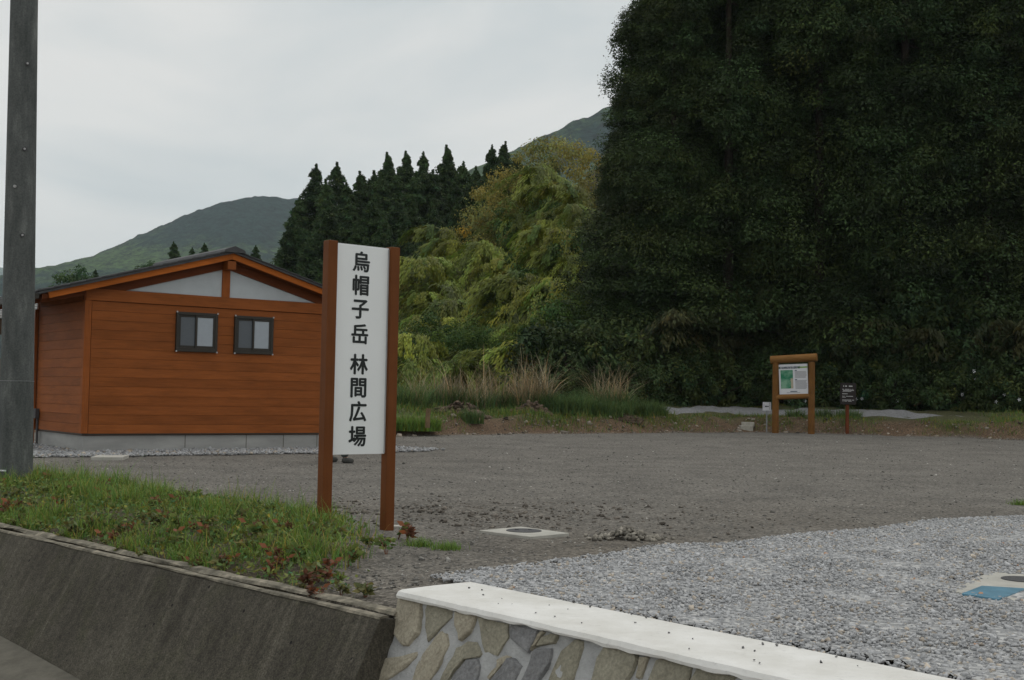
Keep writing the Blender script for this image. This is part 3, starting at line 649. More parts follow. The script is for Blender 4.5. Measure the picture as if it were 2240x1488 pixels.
# pale gravel apron in front of the building + thin slab
def apron(name, poly_uv, zoff, m):
    q = Matrix.Translation(hs.location) @ Matrix.Rotation(TH, 4, 'Z'); return [(q @ Vector((a, b2, 0)))[:2] for a, b2 in poly_uv]
AP = apron('', [(-2.5, 3.5), (-2.6, -1.4), (0, -1.75), (2.5, -1.7), (5.2, -1.8), (6.1, -1.8), (6.9, -1.5), (6.7, -.8), (6.4, .0), (6.3, 3.5)], 0, 0)
xs = rng.uniform(-13, 1, 80000); ys = rng.uniform(17, 30, 80000); kp = inpoly(xs, ys, AP); xs, ys = xs[kp], ys[kp]
apw = xs + 0
vs = []; 
AXg = np.arange(-13, 1, .2); AYg = np.arange(17, 30, .2); A1, A2 = np.meshgrid(AXg, AYg, indexing='ij'); ins = inpoly(A1, A2, AP); idg = -np.ones(A1.shape, int); idg[ins] = np.arange(ins.sum())
ok = (idg[:-1, :-1] >= 0) & (idg[1:, :-1] >= 0) & (idg[1:, 1:] >= 0) & (idg[:-1, 1:] >= 0)
tag(mk('gravel_apron', np.stack([A1[ins], A2[ins], Hh(A1[ins], A2[ins]) + .010], -1), np.stack([idg[:-1, :-1][ok], idg[1:, :-1][ok], idg[1:, 1:][ok], idg[:-1, 1:][ok]], -1), M['pale'], smooth=True), kind='structure')
q_ = np.linalg.inv(np.array([[cos(TH), -sin(TH)], [sin(TH), cos(TH)]])) @ np.stack([xs - C0[0], ys - C0[1]]); kp = ~((q_[0] > 0) & (q_[0] < WU) & (q_[1] > 0) & (q_[1] < DEP)); xs, ys = xs[kp][:8000], ys[kp][:8000]
rad = np.clip(rng.lognormal(math.log(.022), .35, len(xs)), .01, .05)
tag(stones('apron_gravel', xs, ys, Hh(xs, ys) + .03, rad, pale_cols(len(xs)) * .9, M['stone_attr']), 'pale gravel strip along the foot of the wooden building', 'gravel', kind='stuff')
tag(polyslab('concrete_plate', [G(*p) for p in ((198, 1007), (214, 1002), (282, 1002), (268, 1007))], -.03, .05, M['hs_slab']), 'thin pale concrete plate lying on gravel before the wooden building', 'plate')

# pavilion behind, left
pv = thing('tiled_pavilion', 'open pavilion with pale grey tiled roof glimpsed behind the utility pole', 'pavilion', (*D(20, 800, 36)[:2], 0), radians(4))
for k in range(9):
    z = 3.08 + k * .085; y = -1.6 + k * .24
    box('roof_course', (-2.2, 2.2, y, y + .30, z, z + .055), M['roof_pale'], pv)
prism('roof_back', [(-2.2, 3.05), (2.2, 3.05), (2.2, 3.8), (-2.2, 3.8)], .6, 2.6, M['roof'], pv)
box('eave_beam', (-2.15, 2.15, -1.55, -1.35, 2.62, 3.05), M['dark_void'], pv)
for x in (-2.0, 1.9):
    for y in (-1.4, 2.0): box('post', (x, x + .14, y, y + .14, -.1, 3.05), M['dark_wood'], pv)

# ------------------------------------------------------------------ utility pole
pb = G(33, 1078); up = thing('utility_pole', 'tall dark grey concrete utility pole standing in grass at the left edge', 'pole', (pb[0], pb[1], 0))
top = D(53, 0, pb[1] + .0); lean = (top - np.array([pb[0], pb[1], 0])) / top[2]
v, f = tube([np.array([lean[0] * z, lean[1] * z, z]) for z in (-.6, 0, 1, 2, 3, 4, 5, 6, 7, 8.5, 10)], [.181 - .0068 * z for z in (-.6, 0, 1, 2, 3, 4, 5, 6, 7, 8.5, 10)], 28)
mk('shaft', v, f, M['pole'], up, smooth=True)
for px, py, r0, mm in ((56, 137, .024, 'iron'), (51, 325, .024, 'iron'), (47, 514, .024, 'iron'), (33, 408, .016, 'clip')):
    dd = D(px, py, pb[1] - .16) - np.array([pb[0], pb[1], 0]); cx = lean[0] * dd[2]; rr = .181 - .0068 * dd[2]; dx = dd[0] - cx; dy = -sqrt(max(rr * rr - dx * dx, .001)); a = np.array([cx + dx * .9, dy * .9, dd[2]]); bq = np.array([cx + dx * 1.10, dy * 1.10, dd[2]])
    v, f = tube([a, bq], r0, 12); fo = mk('step_socket', v, f, M[mm], up); v, f = tube([bq * 1.0 - (bq - a) * .3, bq + (bq - a) * .12], r0 * .5, 10); mk('bolt', v, f, M['clip'], fo)
for zz, rr in ((1.22, .0015),):
    ring = [np.array([lean[0] * zz + .176 * cos(a), .176 * sin(a), zz]) for a in np.linspace(0, 2 * pi, 40)]; v, f = tube(ring, .0022, 6); mk('wire_band', v, f, M['steel'], up)
dd = D(0, 1030, pb[1] - .17) - np.array([pb[0], pb[1], 0]); ring = [np.array([lean[0] * dd[2] + .185 * cos(a), .185 * sin(a), dd[2]]) for a in np.linspace(pi * .9, pi * 1.45, 14)]; v, f = tube(ring, .011, 6); mk('tape_band', v, f, M['white_s'], up)

# ------------------------------------------------------------------ text helper
def text_mesh(body, size, off=0.):
    cu = bpy.data.curves.new('glyph', 'FONT'); cu.body = body; cu.size = size; cu.align_x = 'CENTER'; cu.align_y = 'CENTER'; cu.offset = off; cu.extrude = .0008; cu.resolution_u = 2
    o = bpy.data.objects.new('glyph', cu); col.objects.link(o); bpy.context.view_layer.update()
    me = bpy.data.meshes.new_from_object(o.evaluated_get(bpy.context.evaluated_depsgraph_get())); bpy.data.objects.remove(o); bpy.data.curves.remove(cu)
    co = np.array([v.co for v in me.vertices]); 
    if len(co):
        mn, mx_ = co.min(0), co.max(0)
        for v in me.vertices: v.co.x -= (mn[0] + mx_[0]) / 2; v.co.y -= (mn[1] + mx_[1]) / 2
    return me
def glyph(name, body, size, x, y, z, m, parent, off=0., sx=1., sy=1.):
    me = text_mesh(body, size); me.materials.clear(); me.materials.append(m)
    if off:                                   # bold: union of slightly shifted copies, each a hair proud of the last
        bm = bmesh.new()
        for i, (dx, dy) in enumerate(((0, 0), (off, 0), (-off, 0), (0, off * .8), (0, -off * .8))):
            k0 = len(bm.verts); bm.from_mesh(me); bm.verts.ensure_lookup_table()
            for vtx in list(bm.verts)[k0:]: vtx.co += Vector((dx, dy, .0003 * i))
        bm.to_mesh(me); bm.free()
    o = add(name, me, parent); o.location = (x, y, z); o.rotation_euler = (pi / 2, 0, 0); o.scale = (sx, sy, 1); return o

# ------------------------------------------------------------------ big sign
sR = G(846, 1160); dLt = 1.04
sL = D(712, 1000, sR[1] / dLt); sL[2] = 0
vec = sR - sL; vec[2] = 0; LEN = np.linalg.norm(vec); ang = math.atan2(vec[1], vec[0])
sg = thing('name_sign', 'tall white sign with black vertical characters between two brown square posts', 'sign', (sL[0], sL[1], 0), ang)
PW = .044; TOPZ = 2.40
for x in (0, LEN): box('post', (x - PW, x + PW, -PW, PW, -.3, TOPZ), M['post_brown'], sg, .005)
pz0, pz1 = .645, TOPZ - .012
pn = box('panel', (PW + .001, LEN - PW - .001, -.006, .014, pz0, pz1), M['white'], sg, .002)
for x in (PW + .0015, LEN - PW - .0115): box('edge_trim', (x, x + .010, -.013, -.007, pz0 + .01, pz1 - .01), M['clip'], sg)
mid = LEN / 2; s_ = sR[1] / 1.02
for ch, py in (('烏', 573), ('帽', 624.5), ('子', 677), ('岳', 731), ('林', 797), ('間', 848.5), ('広', 900), ('場', 954.5)):
    cm = (sL + sR) / 2; zc = D(785, py, cm[1])[2]
    glyph('character', ch, .178, mid - .012, -.0075, zc, M['black_print'], pn, off=.0050, sx=1.0, sy=1.0)

# ------------------------------------------------------------------ log notice board
def gz(px, py, it=6):
    z = .15
    for _ in range(it): p = G(px, py, z); z = zg(p[0], p[1])
    p[2] = z; return p
bL, bR = G(1696, 948, .14), G(1776, 950, .14); vec = bR - bL; vec[2] = 0
# seen from below: turn the frame so that the right post is nearer
ang = radians(-24); BW = 1.30
nb = thing('notice_board', 'brown log frame notice board with white map panel standing before the dark forest', 'notice board', (bL[0], bL[1], .14), ang)
BW = abs(D(1776, 860, bL[1] - .5)[0] - bL[0]) / cos(ang)
hB = D(1696, 780, bL[1])[2] - .14
for x in (0, BW):
    v, f = tube([(x, 0, -.3), (x, 0, 1.), (x, 0, hB - .16)], [.105, .103, .10], 18); mk('log_post', v, f, M['log'], nb, smooth=False)
v, f = tube([(-.16, 0, hB - .11), (BW + .16, 0, hB - .02)], .125, 18); mk('log_beam', v, f, M['logx'], nb)
zb0 = D(1696, 862, bL[1])[2] - .14; zb1 = D(1696, 797, bL[1])[2] - .14
v, f = tube([(.02, -.02, zb0 - .105), (BW - .02, -.02, zb0 - .045)], .078, 16); mk('log_rail', v, f, M['logx'], nb)
x0, x1 = .11, BW - .11; wB = x1 - x0; hP = zb1 - zb0
bp = box('panel', (x0, x1, -.03, -.005, zb0, zb1), M['white_s'], nb); bp.rotation_euler = (0, -.045, 0); bp.location = (.045 * (zb0 + zb1) / 2, 0, -.045 * BW * .35)
box('green_bar', (x0 + wB * .66, x1, -.0335, -.031, zb1 - hP * .135, zb1 - hP * .09), M['green_print'], bp)
box('green_bar', (x0, x0 + .025, -.0335, -.031, zb1 - hP * .135, zb1 - hP * .09), M['green_print'], bp)
glyph('title', '烏帽子岳林間広場 登山道案内図', hP * .085, x0 + wB * .345, -.034, zb1 - hP * .112, M['blue_print'], bp, off=.002, sx=.62)
mpv = [(-.5, 0, -.5), (.5, 0, -.5), (.5, 0, .5), (-.5, 0, .5)]
mo = mk('map_print', [(a * wB * .43, 0, c_ * hP * .62) for a, _, c_ in mpv], [[0, 1, 2, 3]], M['map'], bp); mo.location = (x0 + wB * .275, -.0335, zb0 + hP * .50)
r = random.Random(3)
for k in range(7): box('text_line', (x0 + wB * .56, x0 + wB * (.93 + .05 * r.random()), -.033, -.031, zb1 - hP * (.26 + k * .034), zb1 - hP * (.246 + k * .034)), M['grey_print'], bp)
for k in range(9): box('text_line', (x0 + wB * .56, x0 + wB * (.93 + .05 * r.random()), -.033, -.031, zb1 - hP * (.56 + k * .034), zb1 - hP * (.546 + k * .034)), M['grey_print'], bp)
for zc in (.215, .52): box('text_line', (x0 + wB * .56, x0 + wB * .63, -.0332, -.031, zb1 - hP * (zc + .015), zb1 - hP * (zc - .012)), M['blue_print'], bp)
box('text_line', (x0 + wB * .38, x0 + wB * .62, -.0332, -.031, zb0 + hP * .075, zb0 + hP * .10), M['blue_print'], bp); box('text_line', (x0 + wB * .26, x0 + wB * .72, -.0332, -.031, zb0 + hP * .04, zb0 + hP * .052), M['grey_print'], bp)

# small arrow sign
a0 = G(1677, 947, .14); ar = thing('arrow_sign', 'small white arrow sign on a thin grey pole left of the notice board', 'sign', (a0[0], a0[1], .14), radians(-8))
zt = D(1677, 880, a0[1])[2] - .14; zb = D(1677, 898.5, a0[1])[2] - .14; hw = .5 * (D(1686, 890, a0[1])[0] - D(1668, 890, a0[1])[0])
v, f = tube([(0, .02, -.2), (0, .02, zt - .05)], .024, 10); mk('pole', v, f, M['steel'], ar)
pl = box('plate', (-hw, hw, -.012, -.004, zb, zt), M['white_s'], ar, .002); zc = (zt + zb) / 2
prism('arrow', [(-.07, zc), (-.02, zc + .035), (-.02, zc + .012), (.06, zc + .012), (.06, zc - .012), (-.02, zc - .012), (-.02, zc - .035)], -.016, -.013, M['black_print'], pl)
for k in range(4): box('mark', (hw * .55, hw * .78, -.0155, -.013, zc + .09 - k * .06, zc + .115 - k * .06), M['grey_print'], pl)
for k in range(3): box('mark', (-hw * .78, -hw * .6, -.0155, -.013, zc + .06 - k * .045, zc + .075 - k * .045), M['grey_print'], pl)

# black notice
k0 = G(1853, 951, .14); kb = thing('black_notice', 'small black notice with white lettering on a red brown post', 'sign', (k0[0], k0[1], .14), radians(3))
zt = D(1850, 838, k0[1])[2] - .14; zb = D(1850, 885, k0[1])[2] - .14; hw = .5 * (D(1868, 860, k0[1])[0] - D(1833, 860, k0[1])[0])
box('post', (-.045, .045, -.045, .045, -.3, zb + .1), M['redpost'], kb, .004)
pl = box('board', (-hw, hw, -.085, -.052, zb, zt), M['brownblack'], kb, .003); hB_ = zt - zb
for zc, x0, x1, th in ((.86, -.62, .55, .035), (.71, -.75, .65, .016), (.66, -.75, .72, .020), (.61, -.7, .4, .014), (.50, -.75, .05, .018), (.385, -.75, .62, .016), (.33, -.75, -.3, .012), (.21, -.75, .75, .018), (.155, -.7, .45, .014)):
    nseg = max(2, int((x1 - x0) * 9)); r = random.Random(int(zc * 100))
    for i in range(nseg):
        if r.random() < .12: continue
        a = x0 + (x1 - x0) * i / nseg; box('lettering', (hw * a, hw * (a + (x1 - x0) / nseg * .8), -.0875, -.086, zb + hB_ * zc - hB_ * th, zb + hB_ * zc + hB_ * th * .6), M['white_print'], pl)

# concrete blocks left of the arrow sign
def blk(px0, px1, py0, py1, label, dy=.0, dep=.4):
    z0 = .12; p = G((px0 + px1) / 2, 946, .14); p[1] += dy
    a = D(px0, py1, p[1]); b2 = D(px1, py0, p[1]); rr = random.Random(px0)
    o = box('concrete_block', (-(b2[0] - a[0]) / 2, (b2[0] - a[0]) / 2, 0, dep, 0, b2[2] - a[2]), M['block'], None, .012); o.location = ((a[0] + b2[0]) / 2, p[1], max(a[2], .06)); o.rotation_euler = (0, 0, radians(rr.uniform(-22, 5))); return tag(o, label, 'block')
blk(1620, 1648, 931, 944, 'lower of the two stacked grey concrete blocks beside arrow sign')
blk(1622, 1650, 924, 931.5, 'upper concrete block stacked on another beside arrow sign', .03)
blk(1599, 1622, 940.5, 946, 'flat concrete slab on the lot edge left of the stacked blocks')
st0 = G(936, 912, .75); v, f = tube([(0, 0, -.2), (0, 0, .0), (.01, 0, D(936, 894, st0[1])[2] - st0[2])], .045, 7); o = mk('wooden_stake', v, f, M['stick']); o.location = st0; tag(o, 'short dark wooden stake on the bank right of the name sign', 'stake')

# ------------------------------------------------------------------ person hidden behind the sign, only feet in view
pf = G(749, 1013); pe = thing('person', 'person behind the white sign, only grey trouser legs and shoes in view', 'person', (pf[0] - .06, pf[1] + .02, zg(pf[0], pf[1])), radians(0))
def skin_mesh(name, verts, edges, radii, m, parent, sub=2, root=0):
    me = bpy.data.meshes.new(name); me.from_pydata(verts, edges, []); me.materials.append(m); o = add(name, me, parent)
    md = o.modifiers.new('skin', 'SKIN'); md.use_smooth_shade = True; ms = o.modifiers.new('sub', 'SUBSURF'); ms.levels = sub; ms.render_levels = sub
    for i, r0 in enumerate(radii): me.skin_vertices[0].data[i].radius = (r0, r0) if isinstance(r0, float) else r0
    me.skin_vertices[0].data[root].use_root = True; return o
bv = [(0, 0, .92), (0, 0, 1.15), (0, 0, 1.38), (0, 0, 1.47), (.01, 0, 1.60), (.02, 0, 1.70),
      (.0, -.09, .88), (.09, -.09, .48), (.10, -.09, .09), (0, .09, .88), (-.05, .09, .48), (-.20, .09, .10),
      (0, -.18, 1.36), (.03, -.23, 1.10), (.09, -.23, .86), (.10, -.23, .78), (0, .18, 1.36), (-.02, .23, 1.10), (.03, .23, .86), (.04, .23, .78), (.20, -.09, .05), (-.10, .09, .05)]
be = [(0, 1), (1, 2), (2, 3), (3, 4), (4, 5), (0, 6), (6, 7), (7, 8), (0, 9), (9, 10), (10, 11), (2, 12), (12, 13), (13, 14), (14, 15), (2, 16), (16, 17), (17, 18), (18, 19), (8, 20), (11, 21)]
br = [.13, .12, .13, .055, .09, .07, .085, .055, .03, .085, .055, .03, .055, .042, .032, .028, .055, .042, .032, .028, .025, .025]
skin_mesh('body', bv, be, br, M['skin'], pe)
skin_mesh('trousers', [(0, 0, .98), (0, -.09, .88), (.09, -.09, .48), (.105, -.09, .08), (0, .09, .88), (-.05, .09, .48), (-.19, .09, .10)], [(0, 1), (1, 2), (2, 3), (0, 4), (4, 5), (5, 6)], [.15, .105, .078, .072, .105, .078, .072], M['trousers'], pe)
skin_mesh('jacket', [(0, 0, .95), (0, 0, 1.15), (0, 0, 1.40), (0, -.19, 1.36), (.03, -.24, 1.10), (.09, -.24, .88), (0, .19, 1.36), (-.02, .24, 1.10), (.03, .24, .88)], [(0, 1), (1, 2), (2, 3), (3, 4), (4, 5), (2, 6), (6, 7), (7, 8)], [.155, .15, .15, .075, .06, .045, .075, .06, .045], M['jacket'], pe)
for x, y, z in ((.05, -.09, .05), (-.24, .09, .06)): skin_mesh('shoe', [(x, y, z), (x + .10, y, z - .005), (x + .21, y, z - .015)], [(0, 1), (1, 2)], [(.062, .06), (.062, .055), (.055, .042)], M['shoe'], pe)
skin_mesh('hair', [(-.02, 0, 1.66), (-.01, 0, 1.72)], [(0, 1)], [.105, .08], M['hair'], pe)

# ------------------------------------------------------------------ foliage builders
def unit(n):
    v = rng.normal(size=(n, 3)); return v / np.linalg.norm(v, axis=1, keepdims=True)
def leafmesh(name, c, d, L, Wd, m, shade=None, roll=None, bend=0.):
    """diamond leaves: c base, d unit direction, length L, width Wd"""
    n = len(c); ref = unit(n); side = (np.cross(d, ref) if roll is None else roll.copy()); side /= np.linalg.norm(side, axis=1, keepdims=True) + 1e-9
    L = np.broadcast_to(L, n)[:, None]; Wd = np.broadcast_to(Wd, n)[:, None]
    tip = c + d * L; tip[:, 2] -= bend * L[:, 0]; midp = c + d * L * .45
    v = np.stack([c, midp + side * Wd * .5, tip, midp - side * Wd * .5], 1).reshape(-1, 3)
    f = np.arange(n * 4).reshape(n, 4)
    if shade is None: shade = np.ones((n, 3))
    return meshdata(name, v, f, m, colr=np.repeat(shade, 4, 0))
def shades(n, spread=.25, warm=.12):
    g = np.clip(rng.normal(1, spread, n), .4, 1.7)[:, None]; t = rng.normal(0, warm, n)[:, None]; return np.clip(g * np.concatenate([1 + t, np.ones((n, 1)), 1 - t], 1), .1, 3)
def clump_shades(nc, per, spread=.22, warm=.15):
    return np.repeat(shades(nc, spread, warm), per, 0) * shades(nc * per, .16, .05)

def cedar(name, h, R, nc, per, m, zb=.08, leafL=.30, leafW=.10, top=.75, tpow=.95, fl=.26, cs=.24):
    """trunk + crown of many drooping needle sprays gathered in clumps at branch ends"""
    o = thing(name, '', '', (0, 0, 0))
    v, f = tube([(0, 0, -1.5), (0, 0, h * .3), (.1, .05, h * .7), (.1, .05, h * .97)], [.22, .17, .08, .02], 9); mk('trunk', v, f, M['bark'], o)
    nbr = nc // 3; tb = rng.random(nbr) ** tpow; ab = rng.uniform(0, 2 * pi, nbr); zb_ = h * (zb + (1 - zb) * tb); env = (R * np.clip(1 - tb, 0, 1) ** top + .10) * (1 + .16 * np.sin(3 * ab + 9 * tb) + .10 * np.sin(7 * ab - 15 * tb)) * rng.uniform(.75, 1.08, nbr)
    sl = np.tile([.45, .80, 1.02], nbr) + rng.normal(0, .08, nbr * 3); bi = np.repeat(np.arange(nbr), 3); nc = nbr * 3; t = tb[bi]; a = ab[bi] + rng.normal(0, .13, nc) / np.clip(sl, .4, 2); rr = env[bi] * sl
    cc = np.stack([rr * np.cos(a), rr * np.sin(a), zb_[bi] - .42 * rr + rng.normal(0, .32, nc) * (1 - t) ** .5], -1)
    cr_ = rng.uniform(.42, .88, nc) * (fl + (1 - fl) * (1 - t) ** .75) * (R / 3.2) * (1.25 - .2 * sl); n = nc * per
    u = unit(n); u[:, 2] = np.abs(u[:, 2]) * 1.2 - .30; u /= np.linalg.norm(u, axis=1, keepdims=True); ci = np.repeat(np.arange(nc), per); outw = np.stack([np.cos(a), np.sin(a), np.zeros(nc)], -1)[ci]
    rad = cr_[ci] * rng.uniform(.7, 1.08, n) * (1 + .25 * np.sin(u[:, 0] * 5 + ci) * np.sin(u[:, 1] * 5 + 2 * ci)); pos = cc[ci] + u * rad[:, None] * np.array([1., 1., 1.05])
    tg = np.cross(u, unit(n)); d = tg * .9 + u * .28 + np.array([0, 0, -.25]) + outw * .2; d /= np.linalg.norm(d, axis=1, keepdims=True); ln = leafL * rng.uniform(.6, 1.3, n) * (.55 + .45 * (1 - t[ci])); nrm = u + np.array([0, 0, .25]) + rng.normal(0, .2, (n, 3)); sh = clump_shades(nc, per, cs, .09)
    k = per * 5; tau = rng.random(k) ** .8; zt_ = h * (.85 + .18 * tau); rl = (.085 * R * (1 - tau) + .03) * np.sqrt(rng.random(k)); al = rng.uniform(0, 6.28, k); w_ = unit(k); w_[:, 2] = np.abs(w_[:, 2]) * .8 + .2; pt = np.stack([.1 + rl * np.cos(al), .05 + rl * np.sin(al), zt_], -1)      # pointed leader
    pos = np.vstack([pos, pt]); d = np.vstack([d, w_ / np.linalg.norm(w_, axis=1, keepdims=True)]); ln = np.r_[ln, leafL * (.9 - .4 * tau)]; nrm = np.vstack([nrm, unit(k)]); sh = np.vstack([sh, shades(k)])
    add('crown', leafmesh('crown', pos, d, ln, leafW * rng.uniform(.7, 1.3, len(pos)), m, sh, bend=.15, roll=np.cross(d, nrm)), o)
    # leader and boughs
    parts = []
    for k in range(26):
        i = rng.integers(nc); parts.append(tube([(0, 0, min(cc[i][2] + .3 * rr[i], h * .97)), tuple(cc[i])], [.05, .015], 5))
    v, f = join(parts); tag(mk('boughs', v, f, M['bark'], o), kind='stuff'); return o
def round_tree(name, h, R, nc, per, m, leafL=.16, leafW=.09, zb=.15, flat=.8, crn=.8):
    o = thing(name, '', '', (0, 0, 0)); cz = h * (zb + 1) / 2; hz = h * (1 - zb) / 2
    v, f = tube([(0, 0, -1), (.05, 0, h * .35), (.1, .1, h * .7)], [.16 * R / 2.5, .12 * R / 2.5, .04], 8); mk('trunk', v, f, M['bark'], o)
    u = unit(nc); rr = np.cbrt(rng.uniform(.25, 1, nc)); cc = u * rr[:, None] * np.array([R, R, hz]) ; a3 = np.arctan2(u[:, 1], u[:, 0]); cc[:, :2] *= (1 + .2 * np.sin(3 * a3 + u[:, 2] * 4))[:, None]; cc[:, 2] += cz
    n = nc * per; ci = np.repeat(np.arange(nc), per); w = unit(n); w[:, 2] = w[:, 2] * flat + .15; cr_ = (rng.uniform(.35, 1., nc) * crn * R / 2.5)[ci]
    pos = cc[ci] + w * (cr_ * rng.uniform(.5, 1.05, n))[:, None]; d = np.cross(w, unit(n)) + w * .3 + np.array([0, 0, -.2]); d /= np.linalg.norm(d, axis=1, keepdims=True)
    add('crown', leafmesh('crown', pos, d, leafL * rng.uniform(.6, 1.3, n), leafW * rng.uniform(.7, 1.3, n), m, clump_shades(nc, per), bend=.2, roll=np.cross(d, w + np.array([0, 0, .4]) + rng.normal(0, .3, (n, 3)))), o)
    parts = [tube([(.05, 0, h * .3), tuple(cc[i] * np.array([.5, .5, .8])), tuple(cc[i])], [.06, .04, .012], 5) for i in rng.integers(0, nc, 10)]
    v, f = join(parts); tag(mk('limbs', v, f, M['bark'], o), kind='stuff'); return o
def bamboo(name, h, m, n=5200, arch=3.2, seed=0, spread=.42, lL=(.16, .30), lW=(.04, .075)):
    """arching culm that carries one drooping, feathery plume of narrow leaves"""
    o = thing(name, '', '', (0, 0, 0)); ts_ = np.linspace(0, 1, 18); path = np.stack([arch * ts_ ** 2.4, .25 * np.sin(ts_ * 2 + seed), h * (ts_ - .30 * ts_ ** 5)], -1)
    v, f = tube(np.vstack([[0, 0, -1.5], path]), np.r_[.05, .05 - .042 * ts_], 7); mk('culm', v, f, M['culm'], o)
    nk = 46; tk = rng.uniform(.30, 1.02, nk); tk.sort(); ki = rng.integers(0, nk, n); bk = np.stack([np.interp(tk, ts_, path[:, k]) for k in range(3)], -1); az = rng.uniform(0, 2 * pi, nk); wk = spread * (.55 + 1.5 * np.sin(np.clip((tk - .25) / .8, 0, 1) * pi)) * rng.uniform(.6, 1.4, nk)
    s = rng.random(n) ** .6; out = np.stack([np.cos(az) * .8 + .3, np.sin(az), np.zeros(nk)], -1)[ki]; pos = bk[ki] + out * (wk[ki] * s * 1.5)[:, None]; pos[:, 2] += wk[ki] * (.55 * s - 1.35 * s * s); pos += rng.normal(0, 1, (n, 3)) * np.array([.10, .10, .05])
    d = out * .7 + np.array([.35, 0, -.2]) + rng.normal(0, .22, (n, 3)); d[:, 2] -= 1.1 * s; d /= np.linalg.norm(d, axis=1, keepdims=True); nrm = np.array([0, 0, 1.]) + out * .8 * s[:, None] + rng.normal(0, .25, (n, 3))
    sh = shades(nk, .22, .10)[ki] * shades(n, .16, .05)
    add('foliage', leafmesh('foliage', pos, d, rng.uniform(*lL, n), rng.uniform(*lW, n), m, sh, roll=np.cross(d, nrm)), o); return o
def place(protos, used, pts, name, label, cat, group, scl=(1, 1), seed=1, szf=None):
    r = random.Random(seed)
    for p in pts:
        k = r.randrange(len(protos)); pr = protos[k]
        if used.get((id(pr))): o = copy_tree(pr)
        else: o = pr; used[id(pr)] = 1
        o.name = name; s = r.uniform(*scl) if len(p) < 4 else p[3]; o.location = (float(p[0]), float(p[1]), float(p[2])); o.rotation_euler = (0, 0, r.uniform(0, 6.28) if len(p) < 5 else p[4]); o.scale = (s * (p[5] if len(p) > 5 else 1), s * (p[5] if len(p) > 5 else 1), s)
        lb = label(p) if callable(label) else label
        tag(o, lb, cat, group)
used = {}

# dark cedars on the right: three rows up the slope
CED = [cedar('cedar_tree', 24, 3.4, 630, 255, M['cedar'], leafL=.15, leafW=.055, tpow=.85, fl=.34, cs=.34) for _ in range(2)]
pts = []; r = random.Random(11)
front = [(1436, 48.6, 20.5), (1362, 50.5, 13.5), (1405, 49.5, 16.0), (1470, 47.6, 20.0), (1500, 50.5, 24), (1590, 47.5, 25), (1690, 49.5, 26), (1790, 47.2, 26), (1880, 49, 27), (1975, 46.8, 26), (2070, 48.5, 27), (2160, 46.5, 26), (2260, 48, 27), (2360, 46, 26)]
for px, Yd, hh in front:
    p = D(px, 880, Yd); pts.append((p[0], Yd, zg(p[0], Yd) - .3, hh / 24, r.uniform(0, 6.28), 1.22 if px < 1445 else r.uniform(.95, 1.15)))
for row, (Y0, px0, n) in enumerate(((54, 1465, 12), (59, 1500, 12), (65, 1530, 12))):
    for i in range(n):
        Yd = Y0 + r.uniform(-1, 1); p = D(px0 + i * 88 + r.uniform(-18, 18), 880, Yd); pts.append((p[0], Yd, zg(p[0], Yd) - .3, r.uniform(.95, 1.15), r.uniform(0, 6.28), 1.05))
place(CED, used, pts[:1], 'cedar_tree', 'dark cedar at the left end of the tall stand, its edge against the sky', 'tree', 'tall cedars behind the notice board', seed=2)
place(CED, used, pts[1:], 'cedar_tree', 'very dark tall cedar in the dense stand behind the notice board', 'tree', 'tall cedars behind the notice board', seed=2)

# mid-distance cedars on the ridge
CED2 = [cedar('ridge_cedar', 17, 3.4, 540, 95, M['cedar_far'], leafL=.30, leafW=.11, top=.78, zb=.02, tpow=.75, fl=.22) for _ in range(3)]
ap = [(690, 372, 104), (737, 366, 106), (790, 388, 103), (820, 386, 107), (848, 345, 105), (888, 341, 108), (925, 346, 104), (978, 330, 107), (1012, 366, 103), (1042, 374, 106), (1076, 328, 108), (1103, 322, 105), (1132, 348, 103),
      (655, 440, 102), (632, 508, 101), (612, 566, 100), (715, 440, 97), (765, 450, 96), (812, 440, 95), (868, 430, 97), (905, 460, 94), (950, 440, 96), (1000, 450, 94), (1050, 440, 95), (1100, 430, 97), (1150, 420, 95), (680, 520, 93), (740, 540, 92), (800, 520, 92), (860, 540, 91), (920, 530, 91), (1190, 380, 99), (700, 600, 89), (660, 600, 91), (900, 600, 88), (715, 405, 101), (760, 412, 100), (805, 405, 102), (835, 392, 101), (868, 385, 102), (908, 388, 101), (950, 385, 103), (995, 398, 100), (1028, 402, 101), (1060, 390, 102), (1090, 385, 101), (1120, 395, 100), (1155, 375, 104), (840, 480, 93), (960, 500, 92), (1030, 500, 93), (780, 500, 94), (880, 500, 93), (1180, 420, 99), (1210, 350, 106)]
pts = []
for px, py, Yd in ap:
    tp = D(px, py, Yd); hh = r.uniform(13, 17) * (1 if Yd > 100 else .9); pts.append((tp[0], Yd, tp[2] - hh, hh / 17, r.uniform(0, 6.28), r.uniform(.95, 1.2)))
place(CED2, used, pts, 'ridge_cedar', 'dark green pointed cedar on the wooded ridge beyond the name sign', 'tree', 'cedars on the middle ridge', seed=5)
